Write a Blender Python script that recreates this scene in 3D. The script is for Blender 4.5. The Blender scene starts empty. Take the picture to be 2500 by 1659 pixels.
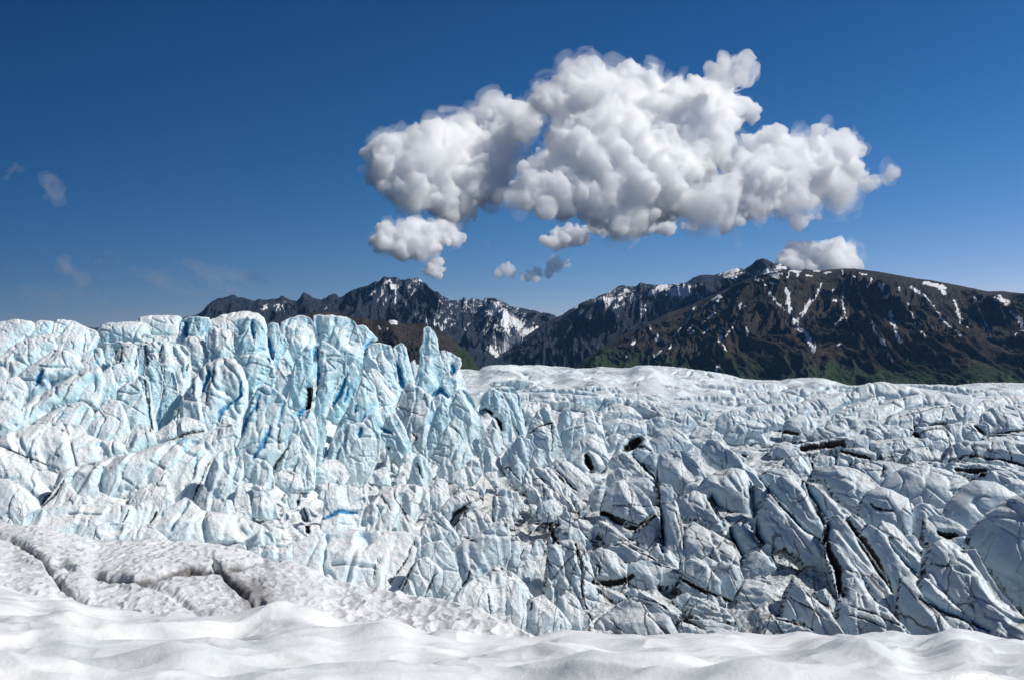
import bpy, math, random
import numpy as np
from mathutils import Vector

# ------------------------------------------------------------------ camera, sky, sun, exposure
C = bpy.context.scene.collection
SC = bpy.context.scene
ZC = 16.0                                     # eye height above the melt water in the valley
F = 2500 * 35.0 / 36.0
TH = math.atan(130.5 / F)                     # the camera looks up by about three degrees
cam_d = bpy.data.cameras.new("camera"); cam = bpy.data.objects.new("camera", cam_d); C.objects.link(cam)
cam_d.lens = 35; cam_d.sensor_width = 36; cam_d.clip_start = 0.1; cam_d.clip_end = 60000
cam.location = (0, 0, ZC); cam.rotation_euler = (math.pi / 2 + TH, 0, 0)
SC.camera = cam
SUN_AZ, SUN_EL = math.radians(87), math.radians(47)      # azimuth from +Y towards +X
SUN_DIR = (math.sin(SUN_AZ) * math.cos(SUN_EL), math.cos(SUN_AZ) * math.cos(SUN_EL), math.sin(SUN_EL))
w = bpy.data.worlds.new("World"); SC.world = w; w.use_nodes = True
nt = w.node_tree; nt.nodes.clear()
sky = nt.nodes.new("ShaderNodeTexSky"); sky.sky_type = 'NISHITA'; sky.sun_disc = False
sky.sun_elevation = SUN_EL; sky.sun_rotation = SUN_AZ; sky.altitude = 1200
sky.air_density = 1.0; sky.dust_density = 0.1; sky.ozone_density = 3.0
bg = nt.nodes.new("ShaderNodeBackground"); bg.inputs[1].default_value = 0.06
# deep clear mountain air: each channel of the sky raised to its own power
sp = nt.nodes.new("ShaderNodeSeparateColor"); cb = nt.nodes.new("ShaderNodeCombineColor"); ou = nt.nodes.new("ShaderNodeOutputWorld")
nt.links.new(sky.outputs[0], sp.inputs[0])
chan_ = []
for ch, (gam, gain) in enumerate(((3.2, 7.8), (2.0, 1.48), (1.9, 1.27))):
    m0 = nt.nodes.new("ShaderNodeMath"); m0.operation = 'MULTIPLY'; m0.inputs[1].default_value = .1
    m1 = nt.nodes.new("ShaderNodeMath"); m1.operation = 'POWER'; m1.inputs[1].default_value = gam
    m2 = nt.nodes.new("ShaderNodeMath"); m2.operation = 'MULTIPLY'; m2.inputs[1].default_value = gain * 10
    nt.links.new(sp.outputs[ch], m0.inputs[0]); nt.links.new(m0.outputs[0], m1.inputs[0]); nt.links.new(m1.outputs[0], m2.inputs[0]); chan_.append(m2.outputs[0])
# near the sun the glow stays white: red never above green, green never above blue
nt.links.new(chan_[2], cb.inputs[2])
mg_ = nt.nodes.new("ShaderNodeMath"); mg_.operation = 'MINIMUM'; nt.links.new(chan_[1], mg_.inputs[0]); nt.links.new(chan_[2], mg_.inputs[1]); nt.links.new(mg_.outputs[0], cb.inputs[1])
mr_ = nt.nodes.new("ShaderNodeMath"); mr_.operation = 'MINIMUM'; nt.links.new(chan_[0], mr_.inputs[0]); nt.links.new(mg_.outputs[0], mr_.inputs[1]); nt.links.new(mr_.outputs[0], cb.inputs[0])
# sky made darker and bluer away from the sun
tc = nt.nodes.new("ShaderNodeTexCoord"); dt_ = nt.nodes.new("ShaderNodeVectorMath"); dt_.operation = 'DOT_PRODUCT'; dt_.inputs[1].default_value = SUN_DIR
mr = nt.nodes.new("ShaderNodeMapRange"); mr.interpolation_type = 'SMOOTHSTEP'
for i_, q_ in enumerate((-.42, .30, .29, 1.06)): mr.inputs[i_ + 1].default_value = q_
vm = nt.nodes.new("ShaderNodeVectorMath"); vm.operation = 'MULTIPLY'
mx_ = nt.nodes.new("ShaderNodeMix"); mx_.data_type = 'RGBA'; mx_.inputs[6].default_value = (.10, .27, .40, 1); mx_.inputs[7].default_value = (1.08, 1.06, 1.04, 1)
for i_, q_ in enumerate((-.42, .30, 0, 1)): mr.inputs[i_ + 1].default_value = q_
nt.links.new(tc.outputs['Generated'], dt_.inputs[0]); nt.links.new(dt_.outputs['Value'], mr.inputs[0]); nt.links.new(cb.outputs[0], vm.inputs[0])
nt.links.new(mr.outputs[0], mx_.inputs[0]); nt.links.new(mx_.outputs[2], vm.inputs[1])
nt.links.new(vm.outputs[0], bg.inputs[0]); nt.links.new(bg.outputs[0], ou.inputs[0]); bg.inputs[1].default_value = 0.1
sl = bpy.data.lights.new("sun", 'SUN'); sl.energy = 4.75; sl.angle = math.radians(0.53); sl.color = (1.0, 0.965, 0.89)
so = bpy.data.objects.new("sun", sl); C.objects.link(so)
so.rotation_euler = Vector(SUN_DIR).to_track_quat('Z', 'Y').to_euler(); so.location = (0, 0, 300)
SC.view_settings.view_transform = 'Standard'; SC.view_settings.look = 'None'
SC.view_settings.gamma = 1.0; SC.view_settings.exposure = 0.0
SC.render.engine = 'CYCLES'
cy = SC.cycles
cy.use_denoising = True
try: cy.denoiser = 'OPENIMAGEDENOISE'
except Exception: pass
cy.max_bounces = 48; cy.diffuse_bounces = 5; cy.glossy_bounces = 2; cy.transmission_bounces = 2
cy.volume_bounces = 48; cy.transparent_max_bounces = 8
cy.sample_clamp_indirect = 6; cy.use_adaptive_sampling = True; cy.adaptive_threshold = 0.02
cy.caustics_reflective = False; cy.caustics_refractive = False

# ------------------------------------------------------------------ helpers
CT, ST = math.cos(TH), math.sin(TH)
def ray(u, v):
    """slopes x/y and z/y of the sight line towards a spot of the view"""
    xc = (np.asarray(u, float) - 1250) / F; yc = (829.5 - np.asarray(v, float)) / F
    d = CT - yc * ST
    return xc / d, (ST + yc * CT) / d
def proj(x, y, z):
    """z relative to the eye"""
    dd = y * CT + z * ST; uu = z * CT - y * ST
    return 1250 + F * x / dd, 829.5 - F * uu / dd
CROPS = {'A': (0, 700, 2.614), 'B': (600, 700, 2.614), 'C': (1100, 850, 2.614), 'D': (1700, 850, 2.614),
         'E': (0, 1200, 2.954), 'F': (700, 1200, 2.954), 'G': (1700, 1200, 2.954),
         'M': (450, 600, 2.363), 'N': (1400, 600, 2.148), 'K': (850, 100, 1.688), 'S': (0, 350, 3.376)}
def pts(key, s):
    ox, oy, k = CROPS[key]
    a = np.array([[float(c) for c in q.split(',')] for q in s.split()])
    return np.stack([ox + a[:, 0] / k, oy + a[:, 1] / k], 1)
def line(*ks):
    return np.concatenate([pts(k, s) for k, s in ks])

def _hash(ix, iy, iz, seed):
    h = (ix.astype(np.int64) * 374761393 + iy.astype(np.int64) * 668265263 + iz.astype(np.int64) * 2147483647 + seed * 1274126177) & 0xffffffff
    h = ((h ^ (h >> 13)) * 1274126177) & 0xffffffff
    h = ((h ^ (h >> 16)) * 2246822519) & 0xffffffff
    return h ^ (h >> 15)
_G = np.random.RandomState(5).normal(size=(1024, 3)); _G /= np.linalg.norm(_G, axis=1)[:, None]; _G = _G.astype(np.float32)
def pn(x, y, z=0.0, seed=0):
    x, y, z = np.broadcast_arrays(x, y, z)
    sh = x.shape
    x = x.ravel(); y = y.ravel(); z = z.ravel()
    fx, fy, fz = np.floor(x), np.floor(y), np.floor(z)
    dx, dy, dz = (x - fx).astype(np.float32), (y - fy).astype(np.float32), (z - fz).astype(np.float32)
    ix, iy, iz = fx.astype(np.int64), fy.astype(np.int64), fz.astype(np.int64)
    q = lambda t: t * t * t * (t * (t * 6 - 15) + 10)
    wx, wy, wz = q(dx), q(dy), q(dz)
    out = 0
    for a in (0, 1):
        for b in (0, 1):
            for c in (0, 1):
                g = _G[_hash(ix + a, iy + b, iz + c, seed) & 1023]
                dot = g[:, 0] * (dx - a) + g[:, 1] * (dy - b) + g[:, 2] * (dz - c)
                out = out + dot * (wx if a else 1 - wx) * (wy if b else 1 - wy) * (wz if c else 1 - wz)
    return (out * 1.6).reshape(sh)
def fbm(x, y, z=0.0, o=4, seed=0, g=0.5, l=2.03):
    s, a, n = 0, 1.0, 0
    for i in range(o):
        s = s + a * pn(x, y, z, seed + i * 17); n += a; a *= g; x = x * l + 3.1; y = y * l + 1.7; z = z * l + 5.3
    return s / n
def ridged(x, y, z=0.0, o=4, seed=0, g=0.5, l=2.05):
    s, a, n = 0, 1.0, 0
    for i in range(o):
        r = 1 - np.abs(pn(x, y, z, seed + i * 31)) * 1.7
        s = s + a * r * np.abs(r); n += a; a *= g; x = x * l + 7.1; y = y * l + 2.9; z = z * l + 1.3
    return s / n
def worley(x, y, seed=0):
    """distance to the nearest and second nearest feature point"""
    fx, fy = np.floor(x), np.floor(y)
    d1 = np.full(x.shape, 9.0); d2 = np.full(x.shape, 9.0)
    for a in (-1, 0, 1):
        for b in (-1, 0, 1):
            h = _hash(fx + a, fy + b, fx * 0, seed)
            px = fx + a + (h & 0xffff) / 65535.0; py = fy + b + ((h >> 16) & 0xffff) / 65535.0
            d = np.hypot(px - x, py - y)
            d2 = np.minimum(d2, np.maximum(d, d1)); d1 = np.minimum(d1, d)
    return d1, d2
def chisel(x, y, seed=0):
    """fracture planes: every cell of a broken pattern is a small plane tilted its own way"""
    fx, fy = np.floor(x), np.floor(y)
    d1 = np.full(x.shape, 9.0); d2 = np.full(x.shape, 9.0); out = np.zeros(x.shape)
    for a in (-1, 0, 1):
        for b in (-1, 0, 1):
            h = _hash(fx + a, fy + b, fx * 0, seed)
            ox = fx + a + (h & 0xffff) / 65535.0 - x; oy = fy + b + ((h >> 16) & 0xffff) / 65535.0 - y
            g = _hash(fx + a, fy + b, fx * 0, seed + 5); gx = (g & 0xffff) / 32767.5 - 1; gy = ((g >> 16) & 0xffff) / 32767.5 - 1
            d = np.hypot(ox, oy); val = gx * ox + gy * oy + .35 * gx * gy
            m = d < d1; d2 = np.where(m, d1, np.minimum(d2, d)); d1 = np.where(m, d, d1); out = np.where(m, val, out)
    return out, d2 - d1
def sstep(a, b, x):
    t = np.clip((x - a) / (b - a), 0, 1); return t * t * (3 - 2 * t)
def pdist(u, v, poly, closed=False):
    """distance to a polyline, with the side (positive left of its direction) and the nearest point"""
    P = poly; n = len(P)
    best = np.full(u.shape, 1e9); side = np.zeros(u.shape); bx = np.zeros(u.shape); by = np.zeros(u.shape); tt = np.zeros(u.shape)
    for i in range(n if closed else n - 1):
        x0, y0 = P[i]; x1, y1 = P[(i + 1) % n]
        dx, dy = x1 - x0, y1 - y0; L = dx * dx + dy * dy + 1e-12
        t = np.clip(((u - x0) * dx + (v - y0) * dy) / L, 0, 1)
        qx, qy = x0 + t * dx, y0 + t * dy
        d = np.hypot(u - qx, v - qy); m = d < best
        best = np.where(m, d, best); bx = np.where(m, qx, bx); by = np.where(m, qy, by)
        side = np.where(m, np.sign(dx * (v - y0) - dy * (u - x0)), side); tt = np.where(m, i + t, tt)
    return best, side, bx, by, tt
def inside(u, v, P):
    r = np.zeros(u.shape, bool); n = len(P)
    for i in range(n):
        x0, y0 = P[i]; x1, y1 = P[(i + 1) % n]
        c = ((y0 > v) != (y1 > v)) & (u < (x1 - x0) * (v - y0) / (y1 - y0 + 1e-12) + x0)
        r ^= c
    return r
def mesh_obj(name, co, faces, mat, attrs=None, parent=None, origin=None, smooth=True):
    me = bpy.data.meshes.new(name)
    co = np.asarray(co, np.float32)
    if origin is not None: co = co - np.asarray(origin, np.float32)
    faces = np.asarray(faces, np.int32); nf, k = faces.shape
    me.vertices.add(len(co)); me.vertices.foreach_set('co', co.ravel())
    me.loops.add(nf * k); me.loops.foreach_set('vertex_index', faces.ravel())
    me.polygons.add(nf); me.polygons.foreach_set('loop_start', np.arange(nf, dtype=np.int32) * k)
    me.polygons.foreach_set('loop_total', np.full(nf, k, np.int32))
    me.polygons.foreach_set('use_smooth', np.full(nf, smooth))
    me.update(calc_edges=True)
    for an, av in (attrs or {}).items():
        at = me.attributes.new(an, 'FLOAT', 'POINT'); at.data.foreach_set('value', np.asarray(av, np.float32).ravel())
    me.materials.append(mat)
    ob = bpy.data.objects.new(name, me); C.objects.link(ob)
    if origin is not None: ob.location = [float(c) for c in origin]
    if parent: ob.parent = parent
    return ob
def grid_faces(nr, nc):
    i = np.arange(nr * nc).reshape(nr, nc)
    return np.stack([i[:-1, :-1], i[:-1, 1:], i[1:, 1:], i[1:, :-1]], -1).reshape(-1, 4)
def tag(o, label=None, cat=None, group=None, kind=None):
    for k, v in (('label', label), ('category', cat), ('group', group), ('kind', kind)):
        if v: o[k] = v
    return o
def smooth1(a, n):
    for _ in range(n):
        a = np.concatenate([a[:1], (a[:-2] + 2 * a[1:-1] + a[2:]) / 4, a[-1:]])
    return a

# ------------------------------------------------------------------ material helper
class NT:
    def __init__(s, name):
        s.m = bpy.data.materials.new(name); s.m.use_nodes = True; s.t = s.m.node_tree; s.t.nodes.clear()
        s.out = s.n('ShaderNodeOutputMaterial')
    def n(s, t, **k):
        x = s.t.nodes.new(t)
        for a, b in k.items(): setattr(x, a, b)
        return x
    def put(s, sock, v):
        if v is None: return
        if isinstance(v, bpy.types.NodeSocket): s.t.links.new(v, sock)
        elif isinstance(v, (tuple, list)) and sock.type == 'RGBA': sock.default_value = (*v[:3], 1)
        else: sock.default_value = v
    def math(s, op, a, b=None, c=None, clamp=False):
        x = s.n('ShaderNodeMath', operation=op, use_clamp=clamp)
        for i, q in enumerate((a, b, c)): s.put(x.inputs[i], q)
        return x.outputs[0]
    def attr(s, name): return s.n('ShaderNodeAttribute', attribute_name=name).outputs['Fac']
    def pos(s, scale=(1, 1, 1), rot=(0, 0, 0)):
        g = s.n('ShaderNodeNewGeometry'); m = s.n('ShaderNodeMapping')
        m.inputs['Scale'].default_value = scale; m.inputs['Rotation'].default_value = rot
        s.t.links.new(g.outputs['Position'], m.inputs[0]); return m.outputs[0]
    def noise(s, vec, sc, det=3, rough=0.55, dist=0.0, col=False):
        x = s.n('ShaderNodeTexNoise'); s.put(x.inputs['Vector'], vec)
        x.inputs['Scale'].default_value = sc; x.inputs['Detail'].default_value = det
        x.inputs['Roughness'].default_value = rough; x.inputs['Distortion'].default_value = dist
        return x.outputs['Color' if col else 'Fac']
    def vor(s, vec, sc, feat='DISTANCE_TO_EDGE'):
        x = s.n('ShaderNodeTexVoronoi', feature=feat); s.put(x.inputs['Vector'], vec); x.inputs['Scale'].default_value = sc
        return x.outputs[0]
    def warp(s, vec, n, amt):
        a = s.n('ShaderNodeVectorMath', operation='SUBTRACT'); s.put(a.inputs[0], n); a.inputs[1].default_value = (.5, .5, .5)
        b = s.n('ShaderNodeVectorMath', operation='SCALE'); s.put(b.inputs[0], a.outputs[0]); b.inputs['Scale'].default_value = amt
        c = s.n('ShaderNodeVectorMath', operation='ADD'); s.put(c.inputs[0], vec); s.put(c.inputs[1], b.outputs[0]); return c.outputs[0]
    def rng(s, v, a, b, c=0.0, d=1.0, sm=True):
        x = s.n('ShaderNodeMapRange', interpolation_type='SMOOTHSTEP' if sm else 'LINEAR'); s.put(x.inputs[0], v)
        for i, q in enumerate((a, b, c, d)): s.put(x.inputs[i + 1], q)
        return x.outputs[0]
    def mix(s, f, a, b, mode='MIX'):
        x = s.n('ShaderNodeMix', data_type='RGBA', blend_type=mode); s.put(x.inputs[0], f); s.put(x.inputs[6], a); s.put(x.inputs[7], b); return x.outputs[2]
    def bump(s, h, dist, st=1.0, nrm=None):
        x = s.n('ShaderNodeBump'); s.put(x.inputs['Height'], h); x.inputs['Distance'].default_value = dist; x.inputs['Strength'].default_value = st
        if nrm is not None: s.put(x.inputs['Normal'], nrm)
        return x.outputs[0]
    def bsdf(s, col, rough=0.5, spec=0.5, nrm=None, **kw):
        p = s.n('ShaderNodeBsdfPrincipled'); s.put(p.inputs['Base Color'], col); s.put(p.inputs['Roughness'], rough)
        p.inputs['Specular IOR Level'].default_value = spec
        for k, v in kw.items(): s.put(p.inputs[k.replace('_', ' ')], v)
        if nrm is not None: s.put(p.inputs['Normal'], nrm)
        s.t.links.new(p.outputs[0], s.out.inputs[0]); return s.m
    def nz(s):
        g = s.n('ShaderNodeNewGeometry'); x = s.n('ShaderNodeSeparateXYZ'); s.t.links.new(g.outputs['Normal'], x.inputs[0]); return x.outputs[2]

def ice_material():
    s = NT("glacier_ice")
    p = s.pos()
    dirt = s.attr('dirt'); blue = s.attr('blue')
    nb = s.noise(p, 0.22, 3); nc = s.noise(p, 0.9, 4, 0.6); nf = s.noise(p, 4.0, 3, 0.65)
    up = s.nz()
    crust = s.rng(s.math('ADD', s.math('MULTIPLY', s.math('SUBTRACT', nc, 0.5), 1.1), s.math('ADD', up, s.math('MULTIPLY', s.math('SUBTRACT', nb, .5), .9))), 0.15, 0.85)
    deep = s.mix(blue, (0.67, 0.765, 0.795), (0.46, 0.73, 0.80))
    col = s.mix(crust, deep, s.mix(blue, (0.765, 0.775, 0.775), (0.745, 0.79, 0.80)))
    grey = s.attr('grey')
    col = s.mix(s.math('MULTIPLY', grey, s.rng(s.math('ADD', up, s.math('MULTIPLY', s.math('SUBTRACT', nc, .5), .9)), .85, .25, .25, 1.3)), col, (0.45, 0.57, 0.645))  # wetter right ice is darker; shaded fronts and sunlit tops painted in
    # veins of clearer blue ice
    wp = s.warp(p, s.noise(p, 0.35, 2, col=True), 2.0)
    mp = s.n('ShaderNodeMapping'); s.put(mp.inputs[0], wp); mp.inputs['Scale'].default_value = (.55, .4, .12)
    vein = s.math('MULTIPLY', s.rng(s.math('ABSOLUTE', s.math('SUBTRACT', s.noise(mp.outputs[0], 1.0, 2), 0.5)), 0.0, 0.03, 1, 0), s.rng(blue, .3, .9))
    vein = s.math('MULTIPLY', vein, s.rng(s.noise(p, 0.15, 1), .5, .62))
    col = s.mix(s.math('MULTIPLY', vein, .8), col, (0.10, 0.42, 0.66))
    # grit film
    film = s.math('MULTIPLY', s.rng(s.math('ADD', nf, s.math('MULTIPLY', nc, .6)), 0.62, 1.05), s.rng(dirt, 0.1, 1.0, 0, .55))
    col = s.mix(film, col, (0.40, 0.385, 0.37))
    # thin cracks filled with dark grit: contour lines of two stretched noises
    mp2 = s.n('ShaderNodeMapping'); s.put(mp2.inputs[0], s.warp(p, s.noise(p, 0.8, 3, col=True), .5))
    mp2.inputs['Scale'].default_value = (.42, .2, .17); mp2.inputs['Rotation'].default_value = (0, .45, 0)
    c1 = s.vor(mp2.outputs[0], 1.0)
    mp3 = s.n('ShaderNodeMapping'); s.put(mp3.inputs[0], s.warp(p, s.noise(p, 2.2, 3, col=True), .3))
    mp3.inputs['Scale'].default_value = (.9, .6, 1.25); mp3.inputs['Rotation'].default_value = (0, -.6, 0)
    c2 = s.vor(mp3.outputs[0], 1.0)
    wd = s.rng(dirt, 0, 1, 0.006, 0.020, False)
    l1 = s.rng(s.math('DIVIDE', c1, wd), 0.4, 1.3, 1, 0); l2 = s.rng(s.math('DIVIDE', c2, wd), 0.4, 1.6, 1, 0)
    l1 = s.math('MULTIPLY', l1, s.rng(s.noise(p, .22, 2), .42, .55))
    l2 = s.math('MULTIPLY', l2, s.rng(s.noise(p, .45, 2), .47, .60, 0, .75))
    crk = s.math('MAXIMUM', l1, l2)
    cs = s.math('MULTIPLY', crk, s.rng(dirt, 0.03, 0.5, 0.0, 0.85))
    col = s.mix(cs, col, (0.07, 0.06, 0.055))
    # grit lying thick in places, streaked along the slabs
    mp4 = s.n('ShaderNodeMapping'); s.put(mp4.inputs[0], p); mp4.inputs['Scale'].default_value = (1.0, .45, .6); mp4.inputs['Rotation'].default_value = (0, -.5, .3)
    gr = s.math('MULTIPLY', s.rng(s.noise(mp4.outputs[0], 0.8, 6, .75), 0.56, 0.68), s.rng(dirt, .35, 1.0, 0, .8))
    col = s.mix(gr, col, (0.15, 0.135, 0.125))
    # clear deep ice and black grit in the slots, and painted dark inside holes
    slot = s.attr('slot'); pit = s.attr('pit')
    col = s.mix(s.rng(slot, .25, .8), col, (0.035, 0.27, 0.50))
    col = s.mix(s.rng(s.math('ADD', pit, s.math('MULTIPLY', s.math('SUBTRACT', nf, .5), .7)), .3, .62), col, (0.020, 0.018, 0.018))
    h = s.math('ADD', s.math('MULTIPLY', s.noise(p, 2.6, 6, .72), .7), s.math('MULTIPLY', s.vor(s.pos((1, 1, .55)), 2.8, 'F1'), .30))
    h = s.math('SUBTRACT', h, s.math('MULTIPLY', crk, .35))
    b1 = s.bump(h, 0.24, 0.8)
    s.put([x for x in s.t.nodes if x.type == 'BUMP'][-1].inputs['Strength'], s.math('SUBTRACT', .8, s.math('MULTIPLY', grey, .40)))
    b2 = s.bump(s.noise(p, 11, 2, .6), 0.05, 0.6, b1)
    return s.bsdf(col, s.rng(nf, .3, .7, .28, .55), 0.45, b2)

def snow_material(name, dirty):
    s = NT(name); p = s.pos(); dirt = s.attr('dirt')
    n1 = s.noise(p, 3.0 if dirty else 5.0, 5, .65); n2 = s.noise(p, 14 if dirty else 22, 3, .6)
    if dirty:
        col = s.mix(s.rng(s.noise(p, 0.4, 3), .35, .7), (0.69, 0.705, 0.72), (0.60, 0.61, 0.62))
        col = s.mix(s.math('MULTIPLY', s.rng(s.math('ADD', n1, s.math('MULTIPLY', n2, .5)), .55, 1.0), s.rng(dirt, 0, 1, .12, 1)), col, (0.31, 0.305, 0.30))
        col = s.mix(s.rng(dirt, .75, 1.3, 0, .9), col, (0.07, 0.06, 0.055))
    else:
        col = s.mix(s.rng(s.noise(p, 0.5, 2), .3, .7), (0.75, 0.75, 0.745), (0.70, 0.71, 0.71))
    h = s.math('ADD', s.math('MULTIPLY', n1, .6), s.math('MULTIPLY', n2, .25))
    b = s.bump(h, 0.05 if dirty else .02, .8)
    # wet crystals: small tilted facets that catch the sun
    v = s.n('ShaderNodeTexVoronoi', feature='F1'); s.put(v.inputs['Vector'], p); v.inputs['Scale'].default_value = 42 if not dirty else 22
    b2 = s.bump(v.outputs['Color'], .012, .35 if not dirty else .2, b)
    kw = dict(Coat_Weight=0.16 if not dirty else .06, Coat_Roughness=0.16)
    m = s.bsdf(col, .42 if not dirty else .6, 0.4, b, **kw)
    pr = [x for x in s.t.nodes if x.type == 'BSDF_PRINCIPLED'][0]
    s.t.links.new(b2, pr.inputs['Coat Normal'])
    return m

def mountain_material(name, kind):
    s = NT(name); p = s.pos((.001, .001, .001)); snow = s.attr('snow'); veg = s.attr('veg')
    n1 = s.noise(p, 6, 5, .62); n2 = s.noise(p, 28, 5, .7); n3 = s.noise(p, 90, 3, .7)
    if kind == 'rock':
        base = s.mix(s.rng(n2, .35, .7), (0.012, 0.019, 0.034), (0.040, 0.050, 0.070))  # bluer than real rock: distance haze put into the colour
    else:
        base = s.mix(s.rng(n1, .38, .62), (0.026, 0.021, 0.016), (0.052, 0.040, 0.027))
        base = s.mix(s.rng(n2, .42, .66), base, (0.014, 0.013, 0.014)); base = s.mix(s.rng(n3, .5, .7, 0, .6), base, (0.075, 0.062, 0.045))
    green = s.mix(s.rng(n2, .35, .65), (0.013, 0.026, 0.009), (0.040, 0.060, 0.020))
    green = s.mix(s.rng(n3, .45, .6), green, (0.012, 0.026, 0.010))
    base = s.mix(s.rng(s.math('ADD', veg, s.math('MULTIPLY', s.math('SUBTRACT', n1, .5), 1.2)), .35, .75), base, green)
    sn = s.rng(s.math('ADD', snow, s.math('MULTIPLY', s.math('SUBTRACT', n3, .5), 1.1)), .44, .56)
    col = s.mix(sn, base, (0.80, 0.80, 0.82))
    b = s.bump(s.math('ADD', n2, s.math('MULTIPLY', n3, .5)), 22, .8)
    return s.bsdf(col, .9, .15, b)
CROPS.update({'H': (300, 850, 3.485), 'I': (1200, 1100, 3.485), 'J': (0, 1400, 1.969)})
ICE = ice_material()
SNOW = snow_material("clean_snow", False); OLD = snow_material("dirty_snow", True)
ROCK = mountain_material("mountain_rock", 'rock'); TUNDRA = mountain_material("mountain_tundra", 'tundra')
gm = NT("valley_gravel"); gm.bsdf(gm.mix(gm.noise(gm.pos(), .02, 5), (.03, .05, .02), (.09, .085, .075)), .9, .2)
wm = NT("silty_water"); wm.bsdf((0.115, 0.10, 0.082), .12, .5, wm.bump(wm.noise(wm.pos((1, 1.6, 1)), 2.0, 3), .02, .5))

# ------------------------------------------------------------------ sky lines read off the view
RANGE_A = line(('M', "-300,470 -100,430 20,412 60,400 100,385 130,345 160,320 200,305 240,297 270,285 285,283 310,297 350,300 380,312 410,318 435,305 460,312 490,308 520,305 545,303 562,290 590,300 630,318 650,320 665,300 685,270 710,280 760,308 790,312 820,300 835,285 860,280 885,282 890,300 920,285 960,260 1010,240 1060,230 1100,205 1120,205 1150,178 1190,185 1215,180 1245,195 1270,195 1310,190 1350,188 1390,215 1420,245 1440,262 1465,265 1490,290 1530,310 1580,320 1600,318 1612,296 1630,318 1660,300 1700,312 1725,322 1730,302 1780,302 1820,315 1860,335 1900,355 1950,360 2000,372 2060,385 2100,385 2150,410 2300,470 2600,600 2900,700"))
RANGE_B = line(('M', "1500,790 1650,720 1750,665 1800,640 1900,570 2000,500 2080,445 2150,410 2180,400 2210,375 2260,350 2310,320 2363,303"), ('N', "40,300 90,280 130,265 170,250 200,238 230,215 260,206 290,212 330,215 350,192 380,200 420,205 480,205 540,200 590,195 625,170 670,152 740,155 800,135 850,118 900,120 935,100 960,75 990,65 1020,75 1050,92 1080,92 1110,104 1150,124 1180,136 1300,160 1600,240 2363,420"))
MOUNT_C = line(('N', "-900,760 -300,720 0,638 60,590 150,530 250,470 400,400 500,350 600,320 700,270 800,230 880,190 940,165 1000,145 1080,128 1150,128 1180,132 1215,122 1260,130 1300,130 1350,125 1420,120 1470,120 1540,128 1620,140 1720,158 1800,172 1870,180 1950,195 2030,210 2100,225 2170,240 2240,238 2300,245 2363,250 2600,290 3000,330"))
HILL = line(('M', "300,520 600,430 700,392 760,384 860,385 980,414 1020,410 1090,430 1180,430 1210,425 1260,450 1330,450 1380,445 1440,470 1500,500 1560,550 1620,600 1660,640 1700,700 1730,735 1900,800"))
ICE_FAR = line(('B', "-1700,330 -1300,300 -900,285 -400,300 0,330 400,360 700,430 1000,480 1250,500 1380,520 1440,518 1480,530"), ('C', "180,140 200,115 260,100 410,97 450,103 560,98 640,108 720,110 780,120 870,122 960,110 1060,118 1140,120 1180,103 1300,102 1400,110 1500,120 1600,135"), ('D', "0,130 80,140 200,160 300,188 400,195 520,198 600,185 720,180 820,185 900,210 980,235 1080,222 1200,218 1400,220 1500,228 1600,235 1680,225 1800,212 2000,212 2091,215 2400,220 3000,225"))

def slope_at(uv, a):
    """height slope z/y of a traced line for columns of slope a = x/y"""
    A, B = ray(uv[:, 0], uv[:, 1]); o = np.argsort(A); return np.interp(a, A[o], B[o])

# ------------------------------------------------------------------ mountains
def mountain(name, label, trace, Yr, Yb, a0, a1, nc, nr, mat, seed, spur, kind, front=1.0, zb=-30, jag=0.0, prof=1.25):
    a = np.linspace(a0, a1, nc); t = np.concatenate([np.linspace(0, 1, nr), 1 + np.linspace(0.02, .35, 30)])
    Arow, T = np.meshgrid(a, t)
    wob = fbm(a * 9, a * 0 + seed, o=3, seed=seed)
    ridgeY = Yr * (1 + .05 * wob)
    Y = Yb + (ridgeY[None, :] - Yb) * T
    X = Arow * Y
    target = slope_at(trace, a)
    jn = fbm(a * 160, a * 0 + 3.3, o=4, seed=seed + 9, g=.6) * jag + fbm(a * 700, a * 0 + 1.3, o=2, seed=seed + 19) * jag * .4
    target = target + np.maximum(jn, -jag * .8)
    H = target * ridgeY - zb
    tp = np.clip(T, 0, 1)
    base = tp ** prof * (1 - sstep(1.0, 1.35, T) * .75)
    xs = X / 1000; ys = Y / 1000
    wx = fbm(xs * 1.3, ys * 1.3, o=3, seed=seed + 2) * .30
    sp = ridged((xs + wx + (1 - tp) * .25) * 1.6, tp * 1.3, o=2, seed=seed + 3, g=.45)
    sp2 = ridged((xs + wx * 1.5 - (1 - tp) * .15) * 5.0, tp * 3.2 + wx, o=4, seed=seed + 4, g=.55)
    sp3 = ridged((xs + wx) * 16 + tp * 2, tp * 9, o=3, seed=seed + 6, g=.6)
    hump = np.sin(np.pi * np.clip(tp, 0, 1)) ** .7 * .9 + .1 * tp
    near = sstep(1.0, .82, tp)
    z = zb + H[None, :] * (base + hump * near * (spur * (sp - .45) + spur * .42 * (sp2 - .4) + spur * .26 * (sp3 - .4)))
    z = z + (fbm(xs * 6, ys * 6, o=4, seed=seed + 7, g=.6)) * H[None, :] * .03 * near
    z = np.maximum(z, zb - 20 + 6 * sp2)
    s = z / Y; tgt = target[None, :]
    over = s > tgt * 1.0 - .0006 * near
    z = np.where(over & (T < 1), (tgt - .0006 * near - .25 * np.tanh((s - tgt) / .02) * .004) * Y, z)
    return a, T, X, Y, z, sp, sp2, sp3

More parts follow.
